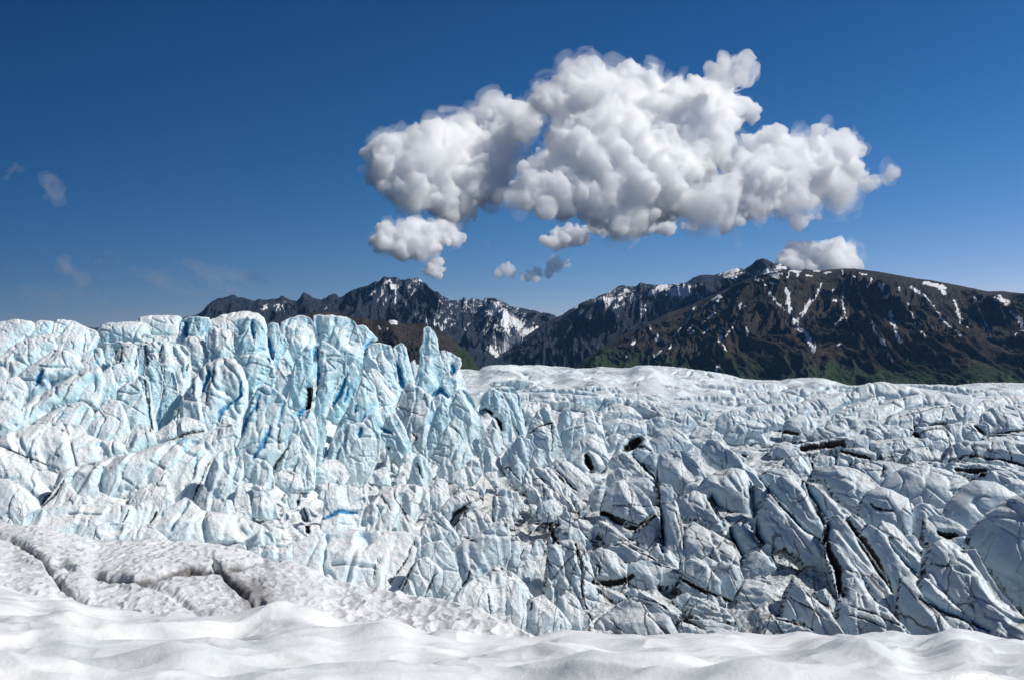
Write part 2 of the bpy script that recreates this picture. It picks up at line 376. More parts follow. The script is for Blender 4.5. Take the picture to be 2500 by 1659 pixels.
def snow_lines(u, v, spec):
    m = np.full(u.shape, 0.0)
    wu = u + fbm(u / 8, v / 8, o=4, seed=71, g=.7) * 10; wv = v + fbm(u / 8, v / 8, 5.0, o=4, seed=77, g=.7) * 7
    for key, s, wd in spec:
        P = pts(key, s)
        x0, x1, y0, y1 = P[:, 0].min() - 12, P[:, 0].max() + 12, P[:, 1].min() - 12, P[:, 1].max() + 12
        k = (wu > x0) & (wu < x1) & (wv > y0) & (wv < y1)
        if k.any():
            d = pdist(wu[k], wv[k], P)[0]
            m[k] = np.maximum(m[k], 1.1 - d / wd * 1.0)
    return np.clip(m, 0, 1)

def finish_mountain(name, label, r, mat, snow, veg, kind='structure'):
    a, T, X, Y, z = r[:5]
    co = np.stack([X, Y, z + ZC], -1).reshape(-1, 3)
    o = mesh_obj(name, co, grid_faces(*X.shape), mat, dict(snow=snow, veg=veg))
    tag(o, label, 'mountain', kind=kind)
    return o

def laplace(z, n=3):
    s = z
    for _ in range(n):
        s = (np.roll(s, 1, 0) + np.roll(s, -1, 0) + np.roll(s, 1, 1) + np.roll(s, -1, 1) + s * 2) / 6
    return s - z

# far left rocky range
r = mountain('A', '', RANGE_A, 9000, 5600, -.5, .22, 1250, 330, ROCK, 11, .50, 'rock', jag=.0016)
u, v = proj(r[2], r[3], r[4]); lap = laplace(r[4], 4); lap = np.clip(lap / 14, -1, 1)
def blob(u, v, c, rx, ry): return np.exp(-(((u - c[0]) / rx) ** 2 + ((v - c[1]) / ry) ** 2))
reg = .02 + .42 * blob(u, v, (975, 715), 110, 50) + .62 * blob(u, v, (1245, 800), 85, 70) + .35 * blob(u, v, (680, 745), 60, 30) + .35 * blob(u, v, (1080, 780), 90, 40) + .3 * blob(u, v, (1160, 735), 60, 25) + .2 * blob(u, v, (580, 735), 60, 20)
st = ridged((u + v * .7) / 26, (v - u * .4) / 60, o=4, seed=41, g=.6); st2 = fbm(u / 7, v / 5, o=4, seed=43, g=.65)
sn = reg * 1.15 + .30 * lap + .42 * (st - .42) + .40 * st2 - .14
sn += snow_lines(u, v, [('M', "1790,345 1850,395 1900,440 1960,500", 14), ('M', "1830,400 1880,480 1850,560 1800,625", 11), ('M', "1760,590 1800,630 1840,600 1930,520", 9), ('M', "1960,500 2060,470", 6), ('M', "1180,200 1090,270 1010,330", 5), ('M', "1200,230 1240,290 1200,340", 7), ('M', "1260,300 1300,360", 6), ('M', "1320,200 1370,200", 5), ('M', "1500,470 1400,440", 6), ('M', "440,380 470,350", 5), ('M', "540,340 520,380", 5), ('M', "800,370 830,360", 4)]) * .6
finish_mountain('far_mountain_range', 'far jagged dark blue rock range streaked with snow, left of the valley notch', r, ROCK, np.clip(sn, 0, 1), np.zeros_like(sn))
# right rocky range behind the brown mountain
r = mountain('B', '', RANGE_B, 7600, 5200, -.02, .5, 900, 300, ROCK, 23, .46, 'rock', jag=.0012)
u, v = proj(r[2], r[3], r[4]); lap = np.clip(laplace(r[4], 4) / 12, -1, 1)
reg = .16 + .36 * blob(u, v, (1650, 705), 60, 25) + .30 * blob(u, v, (1500, 725), 80, 30) + .4 * blob(u, v, (1790, 665), 50, 12) - .35 * sstep(760, 850, v)
st = ridged((u + v * .9) / 22, (v - u * .3) / 50, o=4, seed=45, g=.6); st2 = fbm(u / 7, v / 5, o=4, seed=47, g=.65)
sn = reg * 1.15 + .30 * lap + .40 * (st - .42) + .42 * st2 - .08
sn += snow_lines(u, v, [('N', "520,245 560,240 600,250", 9), ('N', "560,250 580,270", 5), ('N', "980,150 1030,140 1090,95", 6), ('N', "1010,125 1070,120 1110,112", 6), ('N', "575,210 610,220", 4), ('N', "380,320 360,370", 6), ('N', "480,210 400,250", 7), ('N', "280,240 240,270", 6), ('N', "10,320 50,345", 7), ('N', "140,280 200,280", 5), ('N', "800,165 850,160", 5), ('N', "810,130 860,125", 5)]) * .8
finish_mountain('rocky_ridge', 'dark rocky ridge with thin snow streaks rising from the valley notch to the summit', r, ROCK, np.clip(sn, 0, 1), np.zeros_like(sn))
# brown mountain with snow gullies
r = mountain('C', '', MOUNT_C, 5600, 3300, -.06, .72, 1350, 360, TUNDRA, 35, .34, 'tundra', jag=.0005, prof=1.05)
u, v = proj(r[2], r[3], r[4])
GUL = [('N', "1470,160 1500,250 1540,330 1570,395", 2.6), ('N', "1420,200 1410,300 1440,420", 2.2), ('N', "1840,260 1900,330", 3), ('N', "2100,260 2140,360 2190,470", 2.4), ('N', "1000,200 1060,290 1110,340", 2.6), ('N', "880,300 850,400 800,480", 2.2), ('N', "1750,300 1790,400 1850,480", 2.4), ('N', "640,320 590,400 520,480", 2.2), ('N', "1300,200 1270,270 1230,320", 2.6), ('N', "2240,320 2280,420", 2.6),('N', "950,150 990,135 1030,150 1070,165", 7), ('N', "1000,140 1060,125 1110,110", 8), ('N', "1130,140 1125,165", 4), ('N', "1060,150 1100,145", 4), ('N', "1140,130 1190,135", 5), ('N', "1180,140 1175,160", 4), ('N', "1220,155 1250,160", 4),
       ('N', "1115,225 1130,270 1125,310 1145,355", 8), ('N', "1240,290 1215,340 1190,375 1160,400 1175,435 1210,450 1235,480 1245,520 1262,555", 7), ('N', "1160,390 1165,420", 7), ('N', "1215,490 1240,500", 5), ('N', "1270,500 1262,555", 3),
       ('N', "1260,130 1290,135", 4), ('N', "1320,145 1345,140", 4), ('N', "1410,130 1415,150", 3), ('N', "1350,245 1365,230", 4), ('N', "1365,290 1380,285", 4), ('N', "1370,420 1410,378", 4), ('N', "1380,525 1400,510", 5),
       ('N', "1540,220 1560,190 1565,175", 4), ('N', "1600,205 1620,210 1620,235", 7), ('N', "1630,270 1650,265", 6), ('N', "1500,145 1540,152", 3), ('N', "1770,218 1800,240 1830,260", 5), ('N', "1840,195 1890,205 1930,225 1945,250", 7), ('N', "1900,205 1950,220", 6),
       ('N', "1705,225 1708,235", 4), ('N', "1660,345 1660,385", 6), ('N', "1665,395 1685,430 1695,465 1715,500", 6), ('N', "1690,400 1680,410", 5), ('N', "1570,400 1575,430 1600,480 1630,515", 6), ('N', "1635,545 1655,575 1672,600", 4),
       ('N', "1905,345 1925,375 1960,410 1990,435 2030,468", 4), ('N', "2000,290 2010,330 2020,360 2030,380", 6), ('N', "2025,395 2035,410", 4), ('N', "2065,425 2080,418", 4), ('N', "2210,278 2250,285 2280,295 2270,305", 7), ('N', "2235,262 2240,272", 5), ('N', "2290,345 2320,370 2350,385", 6), ('N', "2350,395 2356,440", 7), ('N', "2340,400 2330,395", 4), ('N', "2315,468 2325,460", 4),
       ('N', "735,285 750,270 770,265 755,290", 6), ('N', "742,310 738,325", 4), ('N', "705,380 740,352", 4), ('N', "672,408 690,395", 5), ('N', "685,458 706,435", 4), ('N', "700,248 725,235", 4), ('N', "600,445 625,415", 3), ('N', "620,460 628,445", 4), ('N', "400,440 405,420", 4), ('N', "435,495 440,465", 4), ('N', "310,515 325,495", 4), ('N', "425,580 460,550", 4), ('N', "495,540 520,520", 3), ('N', "905,320 908,315", 5), ('N', "905,430 912,465", 5), ('N', "765,500 778,475", 6), ('N', "780,515 805,550", 3), ('N', "750,650 765,620", 4), ('N', "855,242 868,245", 4), ('N', "945,175 990,180", 4), ('N', "1030,195 1065,202", 3), ('N', "1020,245 1060,280", 3), ('N', "275,580 282,578", 4), ('N', "395,375 398,390", 4), ('N', "990,562 996,564", 3), ('N', "765,440 770,455", 3)]
sn = snow_lines(u, v, GUL) - .1 * (fbm(u / 5, v / 5, o=2, seed=3) < -.45)
rocky = sstep(.0, 1, blob(u, v, (1800, 668), 200, 30))
veg = sstep(800, 925, v - .03 * (u - 1500) + fbm(u / 40, v / 25, o=3, seed=9) * 45) * .9 + .30 * sstep(1650, 1430, u) * sstep(760, 860, v) - .25 * rocky
finish_mountain('brown_mountain', 'broad brown and green mountain with white snow gullies on the right', r, TUNDRA, sn, np.clip(veg, 0, 1))
# low dark hill between the seracs and the far range
r = mountain('H', '', HILL, 3900, 3000, -.32, .02, 500, 200, TUNDRA, 51, .30, 'tundra', jag=.0009)
u, v = proj(r[2], r[3], r[4])
sn = snow_lines(u, v, [('M', "1185,438 1210,435 1225,440", 5), ('M', "1195,448 1230,450", 3), ('M', "1120,470 1130,476", 3), ('M', "1175,480 1180,476", 3)])
veg = np.clip(sstep(1500, 1620, (u - 450) * 2.363 + .25 * ((v - 600) * 2.363 - 560)) * .8, 0, 1)
finish_mountain('low_hill', 'low dark brown hill with a green flank behind the seracs', r, TUNDRA, sn, veg)

# ------------------------------------------------------------------ the ice field: distance of the surface for each sight line
_DU = np.array([-400, 0, 600, 950, 1130, 1300, 1700, 2500, 3000.])
_DT = {0: "1600,36 1400,45 1300,58 1200,73 1100,87 1000,104 900,125 830,150 780,185",
       600: "1600,40 1400,50 1300,62 1200,75 1100,90 1000,108 900,130 830,152 790,175",
       950: "1600,46 1500,53 1400,62 1300,74 1200,89 1100,108 1000,130 930,152 890,190",
       1130: "1600,48 1500,54 1400,61 1300,72 1200,86 1100,106 1020,134 970,170 925,250 900,340",
       1300: "1650,50 1550,54 1450,60 1350,69 1250,82 1150,101 1050,132 1000,158 950,215 905,340",
       1700: "1650,54 1550,57.5 1450,63 1350,71 1250,84 1150,104 1050,142 1000,180 950,265 912,420",
       2500: "1650,56 1550,59.8 1450,64 1350,72 1250,85 1150,105 1050,143 1000,183 960,260 938,380"}
_DT[-400] = _DT[0]; _DT[3000] = _DT[2500]
_cols = []
for uu in _DU:
    q = np.array([[float(c) for c in k.split(',')] for k in _DT[int(uu)].split()])[::-1]
    q = np.concatenate([[[q[0, 0] - 25, q[0, 1] * 2.6]], q]); _cols.append(q)
def depth(u, v):
    """distance y of the ice surface for a sight line"""
    u = np.atleast_1d(np.asarray(u, float)); v = np.atleast_1d(np.asarray(v, float))
    D = np.stack([np.exp(np.interp(v, q[:, 0], np.log(q[:, 1]))) for q in _cols], 0)
    i = np.clip(np.searchsorted(_DU, u) - 1, 0, len(_DU) - 2)
    f = np.clip((u - _DU[i]) / (_DU[i + 1] - _DU[i]), 0, 1); f = f * f * (3 - 2 * f)
    k = np.arange(len(u))
    return D[i, k] * (1 - f) + D[i + 1, k] * f
WATER_Z = -14.4
def dirt_at(u, v):
    d = .10 + .75 * np.exp(-(((u - 1750) / 520) ** 2 + ((v - 1400) / 190) ** 2)) + .45 * np.exp(-(((u - 2250) / 350) ** 2 + ((v - 1100) / 70) ** 2))
    d = d + .35 * np.exp(-(((u - 1250) / 200) ** 2 + ((v - 1240) / 90) ** 2)) + .25 * np.exp(-(((u - 1600) / 150) ** 2 + ((v - 1010) / 30) ** 2)) + .18 * sstep(1300, 1700, u) * sstep(980, 1100, v)
    d = d + .35 * sstep(1450, 1540, v) * sstep(1300, 1500, u)
    return np.clip(d, 0, 1)
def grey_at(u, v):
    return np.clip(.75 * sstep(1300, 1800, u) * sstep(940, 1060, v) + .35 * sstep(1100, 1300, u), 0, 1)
def blue_at(u, v):
    b = .55 * np.exp(-(((u - 900) / 480) ** 2 + ((v - 960) / 170) ** 2)) + .26 * sstep(1300, 950, v) * sstep(900, 300, u) + .25 * sstep(1200, 950, v)
    return np.clip(.16 + b + .16 * sstep(1400, 1800, u), 0, 1)

def glacier():
    nc = 1100; a = np.linspace(-.66, .66, nc); u0 = 1250 + F * a * .998
    nr = 900; Yr = np.concatenate([np.exp(np.linspace(np.log(30), np.log(430), nr)), np.exp(np.linspace(np.log(440), np.log(4200), 60))])
    Z = np.zeros((len(Yr), nc)); V = np.zeros_like(Z)
    vs = np.linspace(740, 1700, 300)
    top = np.array([np.interp(x, ICE_FAR[:, 0], ICE_FAR[:, 1]) for x in u0])
    for j in range(nc):
        D = depth(np.full(300, u0[j]), vs); k = np.argsort(D)
        vv = np.interp(Yr, D[k], vs[k]); vv = smooth1(vv, 6)
        V[:, j] = vv
    b = ray(u0[None, :].repeat(len(Yr), 0), V)[1]
    Y = Yr[:, None].repeat(nc, 1); X = a[None, :] * Y
    Z = b * Y
    Z = np.maximum(Z, -15.5 + 0 * Z)
    # fine relief: a broken, ridged surface, lower than the blocks that stand on it
    U = u0[None, :].repeat(len(Yr), 0)
    calm = sstep(1060, 1250, U) * sstep(1020, 960, V)
    ang = .5
    xr = X * math.cos(ang) + Y * math.sin(ang); yr = -X * math.sin(ang) + Y * math.cos(ang)
    wx = fbm(X / 14, Y / 14, o=2, seed=61) * 5
    rg = ridged((xr + wx) / 7, (yr + wx) / 15, o=4, seed=62, g=.5)
    r2 = ridged((X + wx) / 2.2, (Y - wx) / 3.2, o=3, seed=66)
    amp = np.clip((Y - 40) / 40, .3, 1.6)
    Z = Z - (1.0 * sstep(1500, 1100, U) + .35) * amp * (1 - calm) + (1 - calm) * ((rg - .45) * 1.7 + (r2 - .4) * .5)
    # far calm ice: long swells
    sw = fbm(X / 26, Y / 45, o=2, seed=63); sw2 = ridged((X + Y * .4 + wx) / 24, (Y - .3 * X) / 50, o=3, seed=64, g=.42); sw3 = ridged(X / 2.6, Y / 5.0, o=3, seed=67)
    crv = np.exp(-(pn((X - Y * .35) / 9 + wx * .1, (Y + X * .2) / 60, 0, 69) / .035) ** 2)
    Z = Z - calm * crv * 2.2 * sstep(-.1, .2, pn(X / 22, Y / 30, 0, 70))
    Z = Z + calm * (sw * 2.2 + (sw2 - .4) * 3.4 + (ridged((X + wx) / 6, Y / 10, o=4, seed=72, g=.6) - .4) * .45 + (sw3 - .4) * .35 * sstep(240, 140, Y))
    # fit the crest
    tgt = ray(u0, top)[1]
    s = Z / Y; far = Y > 150
    jn = fbm(a * 260, a * 0, o=3, seed=68) * .0006
    tg = (tgt + jn)[None, :]
    bm = np.max(np.where(far & (Y < 430), s, -9), 0)
    for it_ in (400, 90, 25):
        bm = np.max(np.where(far & (Y < 430), Z / Y, -9), 0)
        Z = Z + smooth1(tg[0] - bm, it_)[None, :] * Y * sstep(120, 300, Y)
    s = Z / Y; q = .0035
    Z = np.where((s > tg - q) & (Y > 120), (tg - q + q * np.tanh((s - tg + q) / q)) * Y, Z)
    Z = np.where(Y > 430, np.minimum(Z, (tg - .003) * Y - (Y - 430) * .03), Z)
    Z = np.maximum(Z, -32)
    u, v = proj(X, Y, Z)
    d = np.clip(dirt_at(u, v) * 1.3, 0, 1); calm2 = sstep(430, 700, Y)
    co = np.stack([X, Y, Z + ZC], -1).reshape(-1, 3)
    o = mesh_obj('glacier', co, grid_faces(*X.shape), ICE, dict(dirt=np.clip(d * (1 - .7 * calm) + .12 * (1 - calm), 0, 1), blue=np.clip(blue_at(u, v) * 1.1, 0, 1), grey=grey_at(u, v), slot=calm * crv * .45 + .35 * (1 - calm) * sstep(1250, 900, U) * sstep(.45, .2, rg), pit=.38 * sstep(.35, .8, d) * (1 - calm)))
    tag(o, 'broken ice surface of the glacier under and behind the blocks', 'glacier', kind='structure')
    return a, Yr, Z
GA, GY, GZ = glacier()
def ground_z(x, y):
    """height of the ice surface (relative to the eye) at a spot"""
    a = x / y; j = np.clip(np.searchsorted(GA, a) - 1, 0, len(GA) - 2); i = np.clip(np.searchsorted(GY, y) - 1, 0, len(GY) - 2)
    return GZ[i, j]

# ground to the horizon and the melt water
def disc(name, R, z, mat, label, kind, n=96, hole=0):
    k = np.arange(n) * 2 * math.pi / n
    co = np.concatenate([[[0, 0, z]], np.stack([R * np.cos(k), R * np.sin(k), k * 0 + z], 1)])
    f = np.array([[0, 1 + i, 1 + (i + 1) % n] for i in range(n)])
    return tag(mesh_obj(name, co, f, mat), label, None, kind=kind)
disc('valley_ground', 9800, ZC - 52, gm.m, 'valley floor', 'structure')
k = np.array([[8, 40, 0], [60, 40, 0], [60, 75, 0], [8, 75, 0]], float); k[:, 2] = ZC + WATER_Z
o = mesh_obj('water', k, [[0, 1, 2, 3]], wm.m); tag(o, 'grey brown melt water at the foot of the ice', 'water', kind='structure')

# ------------------------------------------------------------------ near snow
FORE = line(('E', "-200,640 0,668 100,690 220,748 380,768 450,750 540,765 600,820 750,830 850,860 960,850 1100,880 1300,870 1500,890 1620,900 1750,860 1870,815 2000,790 2130,800 2250,830 2363,870"), ('F', "300,890 420,940 560,930 700,915 820,930 930,1000 1050,990 1150,980 1250,1010 1500,1030 1780,1050 1900,1010 2050,990 2200,1005 2363,1030"), ('G', "0,1020 150,1010 330,1005 420,1020 600,1025 850,1005 1050,1040 1250,1010 1420,990 1560,1045 1700,1020 1850,980 1920,965 2000,1010 2150,1040 2363,1065 2700,1070"))
def foreground():
    a = np.linspace(-.75, .75, 1000); Yr = np.concatenate([np.linspace(1.2, 4.5, 40), np.linspace(4.55, 14, 460), np.linspace(14.1, 26, 120)])
    A, Y = np.meshgrid(a, Yr); X = A * Y
    u0 = 1250 + F * a
    tg = slope_at(FORE, a)
    lowt = np.interp(a, a, smooth1(tg, 60))
    Yc = 11.5 + 1.2 * fbm(a * 3, a * 0, o=2, seed=81) + 1.5 * sstep(-.2, -.5, a)
    wx = fbm(X / 2.2, Y / 2.2, o=2, seed=82) * .7
    n1 = ridged((X * .9 + Y * .35 + wx) / 1.7, (Y * .9 - X * .25) / 1.0, o=2, seed=83, g=.4)
    n2 = fbm((X + wx) / 1.1, (Y + wx) / .7, o=3, seed=84, g=.45)
    n3 = ridged((X * .8 - Y * .3 + wx * 1.6) / 1.1, Y / .55, o=2, seed=85, g=.4)
    n4 = fbm((X + wx) / .30, (Y + wx) / .16, o=4, seed=86, g=.6)
    n5 = fbm((X + wx) / 1.5, (Y + wx) / .9, o=3, seed=88, g=.4)
    z = -1.72 + (n1 - .4) * .10 + n5 * .20 + n2 * .06 + (n3 - .4) * .025 + n4 * .012
    # named mounds of the view: (u, v, width, depth, height)
    for (mu, mv, my, wx_, wy_, h) in [(2130, 1590, 8.0, .38, .5, .22), (1850, 1640, 6.6, .5, .35, .16), (690, 1478, 10.5, 1.0, .8, .22), (180, 1520, 9.5, 1.0, .35, .16), (300, 1512, 9.7, .5, .3, .10), (420, 1550, 7.6, .8, .25, .14), (130, 1600, 6.8, .7, .25, .10), (950, 1530, 9.6, .6, .4, .18), (1240, 1560, 8.6, .7, .45, .16), (1560, 1600, 7.2, .6, .3, .12)]:
        mx = float(ray(mu, mv)[0]) * my
        z = z + h * np.exp(-(((X - mx) / wx_) ** 2 + ((Y - my) / wy_) ** 2))
    # the far side falls away beyond the crest; raise or lower the crest to its line
    s0 = -1.72 / 6.1
    crest = lowt[None, :] * Yc[None, :]
    t = np.clip((Y - 5.6) / (Yc[None, :] - 5.6), -1, 1.0); t = np.where(t < 0, 0, t)
    z = z + (crest + 1.72 - .10) * t ** 1.0
    z = z - .30 * np.maximum(Y - Yc[None, :] - .3, 0) ** 1.25
    bm = np.max(np.where((Y > 5), z / Y, -9), 0)
    for _ in range(4):
        bm = np.max(np.where((Y > 5), z / Y, -9), 0); z = z + smooth1(tg - bm, 450)[None, :] * Y * sstep(5.5, 9.5, Y)
    co = np.stack([X, Y, z + ZC], -1).reshape(-1, 3)
    o = mesh_obj('foreground_snow', co, grid_faces(*X.shape), SNOW, dict(dirt=z * 0))
    tag(o, 'smooth wind shaped snow in the foreground', 'snow', kind='structure')
foreground()
MOUND = line(('E', "-300,190 0,212 100,235 250,240 380,265 420,290 560,305 700,347 870,345 1030,337 1200,345 1400,352 1560,372 1700,400 1800,430 1900,470 2100,500 2250,550 2363,615"), ('F', "280,600 380,640 550,670 700,700 850,730 1000,755 1100,770 1200,790 1350,830 1500,890 1650,970 1780,1030 1950,1110 2300,1300 3500,1500"))
def mound():
    a = np.linspace(-.68, .16, 1150); Yr = np.concatenate([np.linspace(17, 42, 620), np.linspace(42.2, 52, 70)])
    A, Y = np.meshgrid(a, Yr); X = A * Y
    tg = slope_at(MOUND, a); sm = smooth1(tg, 25)
    Yc = np.interp(a, [-.68, -.3, -.1, .05, .16], [40, 37, 33, 27, 23.5])
    z = sm[None, :] * Yc[None, :] * (1.0) - .055 * (Yc[None, :] - Y)
    z = np.where(Y > Yc, sm * Yc - .25 * np.maximum(Y - Yc, 0) ** 1.2, z) + fbm(X / 5, Y / 5, o=2, seed=91) * .25 * sstep(0, 3, np.abs(Y - Yc))
    u, v = proj(X, Y, z)
    crack1 = pts('E', "-60,270 80,330 200,400 330,480 420,500 520,530"); crack2 = pts('E', "330,485 350,540 400,610 450,660 490,705 560,750 620,800 700,850")
    crack3 = pts('E', "650,575 770,603 880,605 960,622 1080,600 1200,575 1350,545 1480,548 1570,545"); crack4 = pts('E', "1540,505 1620,580 1700,660 1760,710 1830,770 1900,820"); crack5 = pts('E', "1570,545 1680,535 1800,500 1900,485 2010,485")
    crack6 = pts('E', "960,622 1080,655 1200,700 1300,760 1400,830 1500,880"); hole = pts('E', "1500,890 1620,885 1720,855 1860,812")
    g = np.zeros_like(z); d = np.zeros_like(z)
    uu = u + fbm(X / .8, Y / .8, o=3, seed=92) * 9; vv = v + fbm(X / .8, Y / .8, 4., o=3, seed=93) * 6
    for P, wd, dp, dr in ((crack1, 7, .24, .85), (crack2, 7, .22, .8), (crack3, 7, .40, 1.2), (crack4, 6, .30, 1.1), (crack5, 5, .25, .8), (crack6, 8, .12, .35), (hole, 11, .7, 1.6)):
        dist, side, _, _, _ = pdist(uu, vv, P)
        e = np.exp(-(dist / wd) ** 2); g -= dp * e
        d = np.maximum(d, dr * np.exp(-(dist / (wd * 1.0)) ** 2)); d = np.maximum(d, .42 * dr * np.exp(-(dist / (wd * 5)) ** 2))
    # raised lobe beyond the long crack
    lip = np.concatenate([pts('E', "700,590 770,600"), crack3[2:], crack5[1:]])
    dist, side, _, _, tl = pdist(u + fbm(X / .6, Y / .6, 8., o=4, seed=99, g=.6) * 16, v + fbm(X / .6, Y / .6, 3., o=4, seed=98, g=.6) * 9, lip); tl = np.sin(np.pi * np.clip(tl / (len(lip) - 1), .02, .98)) ** .8 * (.6 + .5 * pn(X / 1.2, Y / 1.2, 0, 90))
    far = (side < 0) & (dist < 90)
    lob = sstep(0, 8, dist) * np.exp(-(dist / 70) ** 2) * (side < 0)
    z2 = z + g + lob * .20 * tl
    # sun cups
    wx = fbm(X / .9, Y / .9, o=3, seed=94) * .5
    size = np.interp(A, [-.6, -.25, 0, .1], [.34, .34, .62, .62])
    d1, d2 = worley((X + wx) / .30, (Y + wx) / .50, 95); e1, e2 = worley((X - wx) / .55, (Y + wx) / .85, 96)
    big = sstep(-.3, -.12, A)
    cup = (1 - big) * (d1 ** 1.3) * .085 + big * (e1 ** 1.3) * .23 + .03 * d1
    cup = cup + fbm(X / .25, Y / .4, o=3, seed=97) * .035
    z2 = z2 + cup - .1
    bm = np.max(z2 / Y, 0); z2 = z2 + smooth1(tg - bm, 350)[None, :] * Y
    d = d + .30 * blob(u, v, (640, 1440), 130, 50) + .45 * blob(u, v, (620, 1408), 90, 26) + .25 * blob(u, v, (70, 1380), 200, 60) + .20 + .22 * sstep(.0, .5, fbm(X / 3, Y / 1.5, o=3, seed=100))
    d = d * (1 - .8 * lob * sstep(10, 24, dist)) + .62 * tl * np.exp(-((dist - 3) / 6) ** 2)
    co = np.stack([X, Y, z2 + ZC], -1).reshape(-1, 3)
    o = mesh_obj('snow_mound', co, grid_faces(*X.shape), OLD, dict(dirt=d))
    tag(o, 'grey dirty snow bank with sun cups and dark cracks', 'snow bank', kind='structure')
mound()
